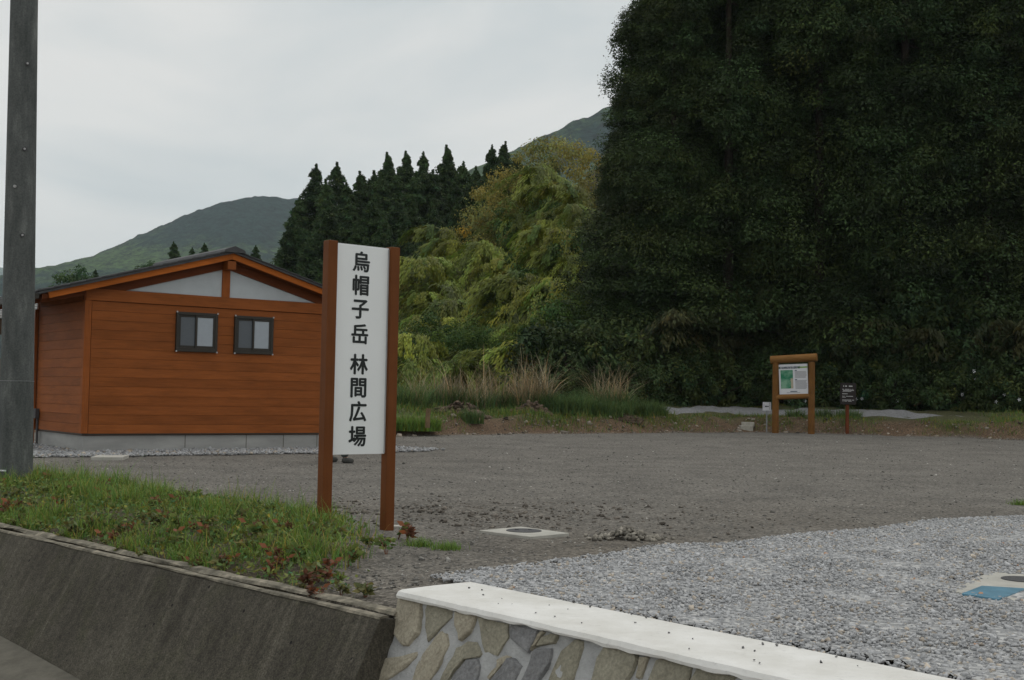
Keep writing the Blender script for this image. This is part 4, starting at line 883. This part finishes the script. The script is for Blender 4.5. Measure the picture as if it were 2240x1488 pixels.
# few small trees behind the roof
sm = [(168, 585, 118, 6.5, 'round dark tree behind the left roof slope of the building', 1), (209, 592, 122, 4, 'small dark treetop right of the round tree behind the roof', 0), (330, 572, 120, 4.5, 'low dark treetop behind the middle of the left roof slope', 1), (381, 534, 118, 7, 'largest pointed treetop behind the left roof slope near the ridge', 0),
      (420, 545, 121, 5, 'smaller pointed treetop between two others behind the roof', 0), (448, 536, 119, 6, 'pointed treetop behind the roof nearest left of the ridge', 0), (560, 541, 117, 6, 'lone thin treetop right of the roof ridge', 0)]
RT = [round_tree('dark_tree', 8, 2.6, 90, 70, M['cedar_far'], .32, .15) for _ in range(1)]
for px, py, Yd, hh, lb, kind in sm:
    tp = D(px, py, Yd); pr = (CED2, RT)[kind][0]; o = copy_tree(pr) if used.get(id(pr)) else pr; used[id(pr)] = 1; s = hh / (17, 8)[kind] * 1.1; o.name = 'distant_tree'
    o.location = (tp[0], Yd, tp[2] - hh * 1.1); o.scale = (s * (1.25, 1.0)[kind],) * 2 + (s,); o.rotation_euler = (0, 0, r.uniform(0, 6)); tag(o, lb, 'tree', 'trees behind the roof')

# bamboo and broadleaf slope between
BAM = [bamboo('bamboo', 9, M['bamboo'], 7500, (3.4, 2.4, 4.2, 3.0)[i], i, (.55, .8, .62, .95)[i]) for i in range(4)]
bp_ = []
plume = [(1255, 345, 80), (1180, 350, 84), (1140, 380, 82), (1240, 380, 76), (1190, 420, 76), (1120, 440, 78), (1250, 450, 70), (1205, 470, 70), (1160, 480, 70), (1100, 480, 74), (1000, 470, 80), (1035, 490, 76), (960, 490, 80), (930, 505, 80), (1080, 520, 70), (1130, 530, 66), (1190, 540, 64), (1235, 530, 64), (1020, 540, 70), (975, 545, 72), (940, 560, 72), (1060, 570, 66), (1110, 580, 62), (1160, 590, 60), (1215, 600, 58), (1000, 600, 66), (950, 615, 66), (910, 600, 70), (1050, 620, 62), (1100, 640, 58), (1150, 650, 57), (1200, 660, 56), (980, 650, 62), (930, 660, 62), (890, 650, 66), (1040, 690, 57), (1090, 700, 56), (1140, 710, 54), (1000, 700, 58), (880, 700, 62), (870, 610, 70), (1030, 640, 60), (1240, 640, 56), (1262, 420, 68), (1268, 500, 64), (1262, 560, 62), (1255, 470, 66), (1262, 360, 74), (1230, 480, 66), (1250, 600, 58), (1175, 560, 62), (1120, 610, 60), (1080, 660, 58), (1180, 620, 57), (1220, 560, 60), (1010, 660, 60), (960, 590, 66), (1065, 540, 70), (985, 690, 54), (1060, 700, 53), (1130, 680, 53), (1190, 700, 52), (930, 690, 56), (1100, 720, 52), (950, 735, 49), (1010, 745, 48.5), (1075, 745, 48.5), (1150, 735, 49), (1040, 715, 50), (985, 715, 51), (890, 735, 52), (1200, 650, 55)]
for k in range(18):
    px = r.uniform(880, 1260); lo = np.interp(px, [870, 930, 1000, 1100, 1150, 1260], [600, 500, 480, 450, 380, 320]); py = lo + (r.random() ** .8) * (700 - lo); plume.append((px, py, 80 - 24 * (py - 320) / 380 + 2))
for px, py, Yd in plume:
    if px < 935 and py < 640 or px < 1000 and py < 540: continue
    if r.random() < .22: continue
    py += 25 + r.uniform(-12, 22); Yd += r.uniform(-2, 2); tp = D(px, py, Yd); hh = r.choice((r.uniform(6, 8.5), r.uniform(9, 12.5))); az = r.choice((r.uniform(2.6, 4.4), r.uniform(3.6, 5.6))); bp_.append((tp[0] - 1.6 * cos(az), Yd - 1.6 * sin(az), tp[2] - hh * .74, hh / 9, az, 1.0))
place(BAM, used, bp_, 'bamboo', 'yellow green bamboo plume arching over the slope left of the dark cedars', 'bamboo', 'bamboo on the slope', seed=8)
OAK = [round_tree('blossoming_tree', 9, 3.4, 150, 90, M['oak'], .22, .10, .2, .7, .9)]
for px, py, Yd, lb in ((1222, 302, 88, 'yellow blossoming round tree high on the slope beside the cedars'), (1140, 365, 87, 'yellow blossoming tree on the slope, just right of the ridge cedars'), (1100, 440, 86, 'lower yellow blossoming tree where bamboo meets the ridge cedars'), (880, 590, 72, 'pale yellow green bush tree just right of the name sign post')):
    tp = D(px, py, Yd); pr = OAK[0]; o = copy_tree(pr) if used.get(id(pr)) else pr; used[id(pr)] = 1; s = 1 if Yd > 80 else .45; o.location = (tp[0], Yd, tp[2] - 9 * s); o.scale = (s, s, s); o.rotation_euler = (0, 0, r.uniform(0, 6)); o.name = 'blossoming_tree'; tag(o, lb, 'tree')
GR = [round_tree('broadleaf_tree', 6, 2.4, 130, 80, M['broad'], .15, .085) for _ in range(2)]
pts = []
for px, py, Yd in ((1180, 430, 79), (1225, 520, 66), (1090, 560, 71), (1150, 620, 62), (980, 640, 66), (900, 660, 70), (890, 720, 66), (930, 610, 76), (1240, 470, 72), (1000, 700, 52), (960, 740, 50), (1040, 740, 51), (1090, 770, 50), (1250, 655, 49), (1270, 720, 48), (905, 740, 54), (1140, 740, 51), (1200, 720, 51), (880, 760, 53), (930, 700, 56), (1060, 700, 54), (1170, 690, 54), (1230, 770, 48)):
    tp = D(px, py, Yd); hh = min(max(tp[2] - zg(tp[0], Yd) + .8, 2.5), 9); pts.append((tp[0], Yd, tp[2] - hh + r.uniform(-.8, .5), hh / 6, r.uniform(0, 6), r.uniform(.7, 1.2)))
place(GR, used, pts, 'broadleaf_tree', 'mid green broadleaf tree at the foot of the bamboo slope', 'tree', 'broadleaf trees at the forest edge', seed=9)
# undergrowth below the cedars
SH = [round_tree('shrub', 2.6, 1.5, 60, 70, M['shrub'], .16, .07, .02) for _ in range(3)]
pts = []
for i in range(78):
    px = 1250 + (i % 26) * 41 + r.uniform(-18, 18); row = i // 26; x = D(px, 880, 45)[0]; Yd = bank(x) + (7.6, 8.9, 10.4)[row] + r.uniform(-.4, .4); x = D(px, 880, Yd)[0]
    pts.append((x, Yd, zg(x, Yd) - .3, r.uniform(.7, 1.15) * (.75, 1.05, 1.4)[row]))
place(SH, used, pts, 'shrub', 'dark leafy shrub in the undergrowth below the tall cedars', 'shrub', 'undergrowth shrubs below the cedars', seed=3)
SA = [bamboo('dwarf_bamboo', 4.2, M['sasa'], 1300, 1.7, i, .3) for i in range(2)]
pts = []
for i in range(44):
    px = 1330 + i * 22 + r.uniform(-15, 15); x = D(px, 880, 46)[0]; Yd = bank(x) + r.uniform(8.6, 10); x = D(px, 880, Yd)[0]; pts.append((x, Yd, zg(x, Yd) - .2, r.uniform(.7, 1.35)))
place(SA, used, pts, 'dwarf_bamboo', 'thin dusky dwarf bamboo hanging in front of the dark forest edge', 'bamboo', 'dwarf bamboo at the forest edge', seed=4)

# ------------------------------------------------------------------ grasses
def blades(n, x, y, z, L, Wd, lean, m, name, shade=None, seg=3):
    """curved tapering blades, one mesh"""
    az = rng.uniform(0, 2 * pi, n); dirv = np.stack([np.cos(az), np.sin(az), np.zeros(n)], -1); side = np.stack([-np.sin(az), np.cos(az), np.zeros(n)], -1); L = np.broadcast_to(L, n); lean = np.broadcast_to(lean, n); Wd = np.broadcast_to(Wd, n)
    base = np.stack([x, y, z], -1); rows = []
    for k in range(seg + 1):
        s = k / seg; p = base + dirv * (lean * L * s * s)[:, None]; p[:, 2] += L * s * (1 - .35 * lean * s); w = (Wd * (1 - s * .92) * .5)[:, None]
        rows += [p - side * w, p + side * w]
    v = np.stack(rows, 1); m_ = 2 * (seg + 1); f = np.array([(2 * k, 2 * k + 1, 2 * k + 3, 2 * k + 2) for k in range(seg)]); fa = (f[None] + (np.arange(n) * m_)[:, None, None]).reshape(-1, 4)
    if shade is None: shade = shades(n, .22, .12)
    return meshdata(name, v.reshape(-1, 3), fa, m, colr=np.repeat(shade, m_, 0))
# foreground strip
n = 130000; tt = rng.uniform(-13, -.2, n); s2 = rng.uniform(.16, 2.5, n); P2 = WP[None] + tt[:, None] * WD + s2[:, None] * WN
clus = np.array([nz(a, b2, 8, 1.6) + .6 * nz(a, b2, 9, 5) for a, b2 in P2]); w = strip_w(tt, s2) * np.clip(.30 + 2.1 * clus, .04, 1); kp = (rng.random(n) < w * .8) & (P2[:, 0] > -.47 * P2[:, 1]); P2, clus, s2 = P2[kp][:46000], clus[kp][:46000], s2[kp][:46000]
n = len(P2); L = np.clip(rng.normal(.105, .04, n), .03, .26) * (1 + 1.1 * np.clip(clus, -.6, .7)) * np.clip(.7 + s2 * .3, .5, 1.2); tall = rng.random(n) < .012; L[tall] *= 1.7
zz = np.array([zg(a, b2) for a, b2 in P2]) - .01; sh = shades(n, .24, .14); dr = rng.random(n) < .13; sh[dr] = sh[dr] * np.array([2.0, 1.05, 1.5])
tag(add('roadside_grass', blades(n, P2[:, 0], P2[:, 1], zz, L, rng.uniform(.005, .011, n), rng.uniform(.2, .9, n), M['grass'], 'roadside_grass', sh)), 'short bright green grass on the strip behind the concrete wall', 'grass', kind='stuff')
# small clover-like leaves filling between
n = 30000; tt = rng.uniform(-12, -.3, n); s2 = rng.uniform(.15, 2.3, n); P2 = WP[None] + tt[:, None] * WD + s2[:, None] * WN; kp = rng.random(n) < strip_w(tt, s2) * np.array([np.clip(.6 - 1.1 * nz(a, b2, 8, 1.6), .1, 1) for a, b2 in P2]); P2 = P2[kp]; n = len(P2)
c3 = np.concatenate([P2, (np.array([zg(a, b2) for a, b2 in P2]) + rng.uniform(0, .08, n))[:, None]], 1); d = unit(n); d[:, 2] = np.abs(d[:, 2]) * .5 + .1; d /= np.linalg.norm(d, axis=1, keepdims=True)
tag(add('ground_weeds', leafmesh('ground_weeds', c3, d, rng.uniform(.02, .05, n), rng.uniform(.014, .03, n), M['weed'], shades(n, .3, .2))), 'low olive weeds between the grass behind the concrete wall', 'weeds', kind='stuff')
# red-leaved knotweed plants
def weed(m, n, h):
    o = thing('red_leaf_weed', '', ''); parts = []; cs, ds = [], []
    for k in range(5):
        a = rng.uniform(0, 6.28); tip = np.array([cos(a) * h * .45, sin(a) * h * .45, h * rng.uniform(.6, 1)]); parts.append(tube([(0, 0, -.02), tip * .55 + np.array([0, 0, .02]), tip], [.004, .003, .0015], 4))
        for j in range(n):
            s = rng.uniform(.3, 1); cs.append(tip * s + np.array([0, 0, .02 * (1 - s)])); dv = np.array([cos(a + rng.normal(0, 1.2)), sin(a + rng.normal(0, 1.2)), rng.uniform(-.2, .5)]); ds.append(dv / np.linalg.norm(dv))
    v, f = join(parts); mk('stems', v, f, M['redleaf'], o); cs, ds = np.array(cs), np.array(ds); nn_ = len(cs)
    me = leafmesh('leaves', cs, ds, rng.uniform(.05, .095, nn_), rng.uniform(.026, .048, nn_), m, shades(nn_, .25, .15)); me.polygons.foreach_set('use_smooth', np.zeros(len(me.polygons), bool)); add('leaves', me, o)
    for c_ in o.children: 
        if c_.name.startswith('stems'): c_.data.color_attributes.new('Col', 'FLOAT_COLOR', 'POINT').data.foreach_set('color', np.ones(len(c_.data.vertices) * 4, np.float32))
    return o
WE = [weed(M['redleaf'], 7, .16), weed(M['weed'], 9, .17), weed(M['weed2'], 9, .15), weed(M['weed2'], 8, .12)]; pts = []
for px, py in ((640, 1275), (700, 1290), (735, 1270), (800, 1290), (560, 1215), (500, 1230), (460, 1200), (430, 1235), (380, 1190), (270, 1175), (235, 1180), (150, 1165), (210, 1160), (305, 1165), (620, 1200), (680, 1210), (590, 1250), (655, 1240), (520, 1180), (870, 1180), (890, 1185), (760, 1245), (400, 1120), (340, 1140), (230, 1080), (480, 1150), (580, 1160), (810, 1205), (845, 1215), (150, 1110), (90, 1150), (720, 1190)):
    p = G(px, py, .0); t, s = ts(p[0], p[1])
    if s < .22: p[:2] = xy(t, .24)
    pts.append((p[0], p[1], zg(p[0], p[1]), r.uniform(.5, .95)))
for i in range(24):
    p = xy(r.uniform(-9, -.6), r.uniform(.10, .22)); pts.append((p[0], p[1], zg(p[0], p[1]) - .01, r.uniform(.35, .7)))
for i in range(95):
    t, s = r.uniform(-9, -.8), .25 + 1.5 * r.random() ** 1.6
    if t + .5 + 1.12 * s < 0: p = xy(t, s); pts.append((p[0], p[1], zg(p[0], p[1]), r.uniform(.4, .85)))
place(WE, used, pts, 'red_leaf_weed', 'dull reddish or olive leafy weed growing in the roadside grass strip', 'weed', 'red leafed weeds in the grass strip', seed=6)
# dry straw tuft near the end of the strip
p = G(745, 1225); n = 260; xx = rng.normal(p[0], .07, n); yy = rng.normal(p[1], .06, n)
tag(add('dry_grass_tuft', blades(n, xx, yy, np.array([zg(a, b2) for a, b2 in zip(xx, yy)]), rng.uniform(.05, .14, n), .006, rng.uniform(.6, 1.6, n), M['dry'], 'dry_grass_tuft')), 'straw coloured dry grass tuft near the end of the green strip', 'grass tuft', kind='stuff')
for px, py, lb in ((920, 1195, 'small green grass tuft right of the sign post in gravel'), (975, 1202, 'rightmost small green grass tuft alone in the dark gravel'), (2235, 1105, 'green grass tuft at the right edge of the lot')):
    p = G(px, py); n = 240; xx = rng.normal(p[0], .06, n); yy = rng.normal(p[1], .05, n)
    tag(add('grass_tuft', blades(n, xx, yy, np.zeros(n) + .0, rng.uniform(.03, .10, n), .006, rng.uniform(.3, 1., n), M['grass'], 'grass_tuft')), lb, 'grass tuft', kind='stuff')

# bank: short grass cover, tall pampas tussocks, green tussocks, dug soil heaps
n = 110000; xx = rng.uniform(-9, 19, n); qq = .05 + 8.4 * rng.random(n) ** 1.5; yy = bank(xx) + qq; cl = np.array([nz(a, b2, 2, .55) + .5 * nz(a, b2, 3, 1.7) for a, b2 in zip(xx, yy)])
onpath = (qq > 1.9) & (qq < 6.4) & (xx > 3.0) & (xx < 15)
kp = (rng.random(n) < np.clip(.42 + 1.5 * cl, .0, 1) * np.clip((qq + .05) / .9, 0, 1)) & ~onpath; xx, yy, cl, qq = xx[kp][:46000], yy[kp][:46000], cl[kp][:46000], qq[kp][:46000]; n = len(xx)
L = np.clip(rng.normal(.16, .06, n), .05, .4) * np.where((xx < 5.2), 1.25, .85); zz = np.array([zg(a, b2) for a, b2 in zip(xx, yy)]) - .03; sh = shades(n, .25, .2) * .75; drm = rng.random(n) < .22; sh[drm] *= np.array([2.0, 1.1, 1.6])
tag(add('bank_grass', blades(n, xx, yy, zz, L, rng.uniform(.012, .022, n), rng.uniform(.3, 1.1, n), M['grass'], 'bank_grass', sh, 2)), 'short rough grass covering the earth bank at the far side of the lot', 'grass', kind='stuff')
def tussock(name, label, px, Yd, R, hg, hd, ng, nd, cat='grass clump', group=None, mg='tuft'):
    p = D(px, 880, Yd); z = zg(p[0], Yd) - .05; o = thing(name, label, cat, (p[0], Yd, z), 0, group)
    if ng:
        a = rng.uniform(0, 6.28, ng); rr = R * np.sqrt(rng.random(ng)); add('green_blades', blades(ng, rr * np.cos(a), rr * np.sin(a) * .7, np.zeros(ng), rng.normal(hg, hg * .22, ng).clip(.15), rng.uniform(.014, .028, ng), rng.uniform(.25, 1.0, ng), M[mg], 'green_blades', shades(ng, .25, .15), 4), o)
    if nd:
        a = rng.uniform(0, 6.28, nd); rr = R * .8 * np.sqrt(rng.random(nd)); Ld = rng.normal(hd * .95, hd * .32, nd).clip(.3); add('dry_stalks', blades(nd, rr * np.cos(a), rr * np.sin(a) * .7, np.zeros(nd), Ld, rng.uniform(.016, .030, nd), rng.uniform(.08, 1.15, nd), M['dry'], 'dry_stalks', shades(nd, .28, .12), 5), o)
        k = max(nd // 14, 4); a = rng.uniform(0, 6.28, k); rr = R * .9 * np.sqrt(rng.random(k)); Lk = rng.normal(hd * 1.35, .2, k); add('seed_heads', blades(k, rr * np.cos(a), rr * np.sin(a) * .7, np.zeros(k), Lk, .022, rng.uniform(.3, .9, k), M['dry'], 'seed_heads', shades(k, .2, .1) * .7, 6), o)
    return o
yb = lambda px, q: float(bank(D(px, 880, 37)[0]) + q)
tussock('pampas_clump', 'tall dry pampas grass clump with straw plumes left of the dark gap', 1165, yb(1165, 3.2), .75, .65, 1.35, 700, 420)
tussock('pampas_clump', 'rightmost dry pampas clump rising from a dense green mound', 1335, yb(1335, 2.6), .72, .85, 1.4, 1000, 230)
tussock('pampas_clump', 'loose dry pampas grass beside the dug soil heap', 1010, yb(1010, 4.2), 1.0, .65, 1.1, 900, 260)
tussock('pampas_clump', 'thin dry pampas stalks just right of the name sign', 885, yb(885, 4.2), .7, .8, 1.1, 900, 60)
tussock('pampas_clump', 'sparse pampas grass between sign and soil heap', 950, yb(950, 4.8), .9, .65, 1.1, 800, 140)
tussock('pampas_clump', 'sparse straw grass behind the dug soil heap', 1085, yb(1085, 4.6), .8, .6, 1.1, 700, 180)
tussock('green_clump', 'dense dark green grass mound right of the tallest dry clump', 1240, yb(1240, 2.2), .9, .62, 1, 1700, 0, mg='tuft')
tussock('green_clump', 'dense dark green grass mound ending the row at the path', 1400, yb(1400, 2.0), .85, .5, 1, 1500, 0, mg='tuft')
tussock('green_clump', 'low dense green grass mound under the rightmost dry clump', 1320, yb(1320, 1.8), .95, .52, 1, 1700, 0, mg='tuft')
tussock('green_clump', 'rounded green grass bush at lot edge right of the sign', 900, yb(900, .75), .8, .42, 1, 1700, 0, mg='grass')
tussock('green_clump', 'blue green leafy grass clump leaning over the bare bank', 1032, yb(1032, .9), .35, .45, 1, 260, 0, mg='tuft')
for i, px in enumerate((1740, 1800, 1865, 1845)): tussock('bank_weed', 'leafy green weed between the notice board and the black notice' if px < 1850 else 'blue green leafy weed just right of the black notice post', px, yb(px, 1.5 + .3 * (i % 2)), .32, .36, 1, 240, 0, 'weed', 'weeds on the bank by the notices')
def heap(name, label, px, q, R, h, seed):
    Yd = yb(px, q); p = D(px, 880, Yd); n = 420; rr = R * np.sqrt(rng.random(n)); a = rng.uniform(0, 6.28, n); x, y = p[0] + rr * np.cos(a), Yd + rr * np.sin(a) * .6
    zz = np.array([zg(u, w_) for u, w_ in zip(x, y)]) + h * np.exp(-(rr / R * 1.5) ** 2) * rng.uniform(.5, 1.2, n); cc = np.clip(rng.normal(.085, .03, n), .03, .2)[:, None] * np.array([1.2, .85, .6])
    tag(stones(name, x, y, zz, rng.uniform(.03, .10, n), cc, M['stone_attr'], .8), label, 'soil heap')
heap('soil_heap', 'dug brown soil heap on the bank below the pampas grass', 1010, 2.1, .8, .28, 1); heap('soil_heap', 'smaller brown soil heap with roots right of the larger heap', 1165, 2.0, .6, .22, 2); heap('soil_heap', 'dark brown clod row on the bank edge under the green grass mound', 1370, 1.0, .45, .1, 3)
# stones strewn on the bare bank
n = 900; xx = rng.uniform(-4, 17, n); yy = bank(xx) + rng.uniform(-.3, 1.1, n); zz = np.array([zg(a, b2) for a, b2 in zip(xx, yy)]); cc = np.clip(rng.normal(.2, .08, n), .07, .5)[:, None] * np.array([1.15, 1, .82])
tag(stones('bank_stones', xx, yy, zz + .01, rng.lognormal(math.log(.028), .45, n), cc, M['stone_attr'], .7), 'small stones strewn along the bare brown bank', 'stones', kind='stuff')
# gravel path behind the bank
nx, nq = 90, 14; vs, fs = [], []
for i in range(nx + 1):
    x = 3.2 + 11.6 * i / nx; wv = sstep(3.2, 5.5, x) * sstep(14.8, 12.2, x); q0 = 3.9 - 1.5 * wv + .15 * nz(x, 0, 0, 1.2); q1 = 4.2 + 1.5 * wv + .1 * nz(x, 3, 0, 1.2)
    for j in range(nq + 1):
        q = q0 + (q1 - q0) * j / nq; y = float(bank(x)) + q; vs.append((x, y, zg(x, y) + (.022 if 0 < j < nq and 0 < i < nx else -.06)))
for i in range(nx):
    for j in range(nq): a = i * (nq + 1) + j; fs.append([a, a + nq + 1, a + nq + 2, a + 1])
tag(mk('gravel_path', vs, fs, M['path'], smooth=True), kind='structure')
# white flowers in the undergrowth, fallen cane
fl = []; 
for k in range(5): a = 2 * pi * k / 5; fl.append(([(0, 0, 0), (.045 * cos(a - .4), -.02, .045 * sin(a - .4)), (.075 * cos(a), -.03, .075 * sin(a)), (.045 * cos(a + .4), -.02, .045 * sin(a + .4))], [[0, 1, 2, 3]]))
v, f = join(fl); fm = meshdata('white_flower', v, f, M['petal'])
for px, py in ((1727, 878), (1733, 877), (1761, 877), (1787, 848), (1872, 874), (1885, 872), (1987, 868), (1962, 877), (2041, 871), (2104, 863), (2134, 830), (2136, 857), (2178, 879), (2229, 874), (2197, 863), (2130, 812)):
    Yd = float(bank(D(px, 880, 45)[0])) + 6.9; p = D(px, py, Yd); o = add('white_flower', fm); o.location = p; o.rotation_euler = (0, r.uniform(0, 1), 0); tag(o, 'tiny white flower in the undergrowth at the forest edge', 'flower', 'white flowers in the undergrowth')
a, b2 = D(2000, 886, 42.8), D(2065, 862, 43.6); v, f = tube([a - np.array([0, 0, .02]), (a + b2) / 2, b2], .03, 7); tag(mk('fallen_cane', v, f, M['stick']), 'dead tan bamboo cane leaning at the forest edge on the right', 'cane')

# ------------------------------------------------------------------ hills and haze
def hill(name, ridge, Yd, front, back, gcol, seed, step=4.):
    """ridge given by skyline directions at distance Yd; slopes fall towards and away from us"""
    R3 = np.array([D(px, py, Yd) for px, py in ridge]); xs = np.arange(R3[0, 0], R3[-1, 0], step); zr = np.interp(xs, R3[:, 0], R3[:, 2]); zr = np.convolve(np.pad(zr, 6, 'edge'), np.ones(13) / 13, 'valid')
    va = np.concatenate([np.linspace(-front, 0, int(front / step / 1.4)), np.linspace(0, back, 10)[1:]])
    vs, cc = [], []
    for i, x in enumerate(xs):
        for w in va:
            k = (1 + w / front) ** .85 if w < 0 else max(0, 1 - w / back); sp = nz(x, w, seed, .0025) * 45 * (1 if w < 0 else 0) * min(1, -w / 120) if w < 0 else 0
            h = zr[i] * k + sp + 4.5 * nz(x, w, seed + 3, .05) + 3.5 * nz(x, w, seed + 5, .13)
            vs.append((x, Yd + w, h - 2)); g = nz(x, w, seed + 9, .0035) + .3 * nz(x, w, seed + 2, .02) + .3 * nz(x, w, seed + 4, .09); g = min(max(g * 3.4 + .5 + (gcol[2] * (x - xs.mean()) / (xs[-1] - xs[0])), 0), 1)
            cc.append(np.array(gcol[0]) * g + np.array(gcol[1]) * (1 - g))
    n1, n2 = len(xs), len(va); idx = np.arange(n1 * n2).reshape(n1, n2); fq = np.stack([idx[:-1, :-1], idx[1:, :-1], idx[1:, 1:], idx[:-1, 1:]], -1).reshape(-1, 4)
    return tag(mk(name, np.array(vs), fq, M['hill'], smooth=False, colr=np.array(cc)), kind='structure')
lg, dg = (.048, .080, .026), (.010, .024, .020)
hill('hill', [(-700, 800), (-300, 740), (0, 655), (80, 630), (140, 600), (200, 563), (300, 525), (400, 490), (450, 470), (500, 450), (560, 434), (610, 427), (660, 431), (760, 470), (900, 560), (1100, 660), (1400, 800)], 2100, 960, 500, (lg, dg, -1.1), 1, 7.)
hill('hill', [(600, 700), (800, 520), (950, 415), (1040, 364), (1130, 322), (1200, 289), (1290, 248), (1400, 205), (1600, 150), (1900, 130), (2300, 180), (2900, 320)], 1500, 820, 450, (lg, dg, -.9), 12, 6.)
hill('far_hill', [(-900, 560), (-400, 560), (-100, 575), (0, 583), (60, 590), (110, 600), (200, 640), (500, 720), (900, 800)], 4600, 1200, 500, ((.05, .07, .04), (.03, .05, .035), 0.), 30, 24.)
hz = box('haze', (-6500, 6500, -60, 5900, -3, 640), None); hz.data.materials.clear()
hm = bpy.data.materials.new('haze_air'); hm.use_nodes = True; hn = hm.node_tree; hn.nodes.clear(); ho = hn.nodes.new('ShaderNodeOutputMaterial'); pvn = hn.nodes.new('ShaderNodeVolumePrincipled')
pvn.inputs['Color'].default_value = (.80, .92, 1, 1); pvn.inputs['Density'].default_value = .00012; pvn.inputs['Anisotropy'].default_value = .1; hn.links.new(pvn.outputs[0], ho.inputs['Volume']); hz.data.materials.append(hm); tag(hz, kind='stuff')
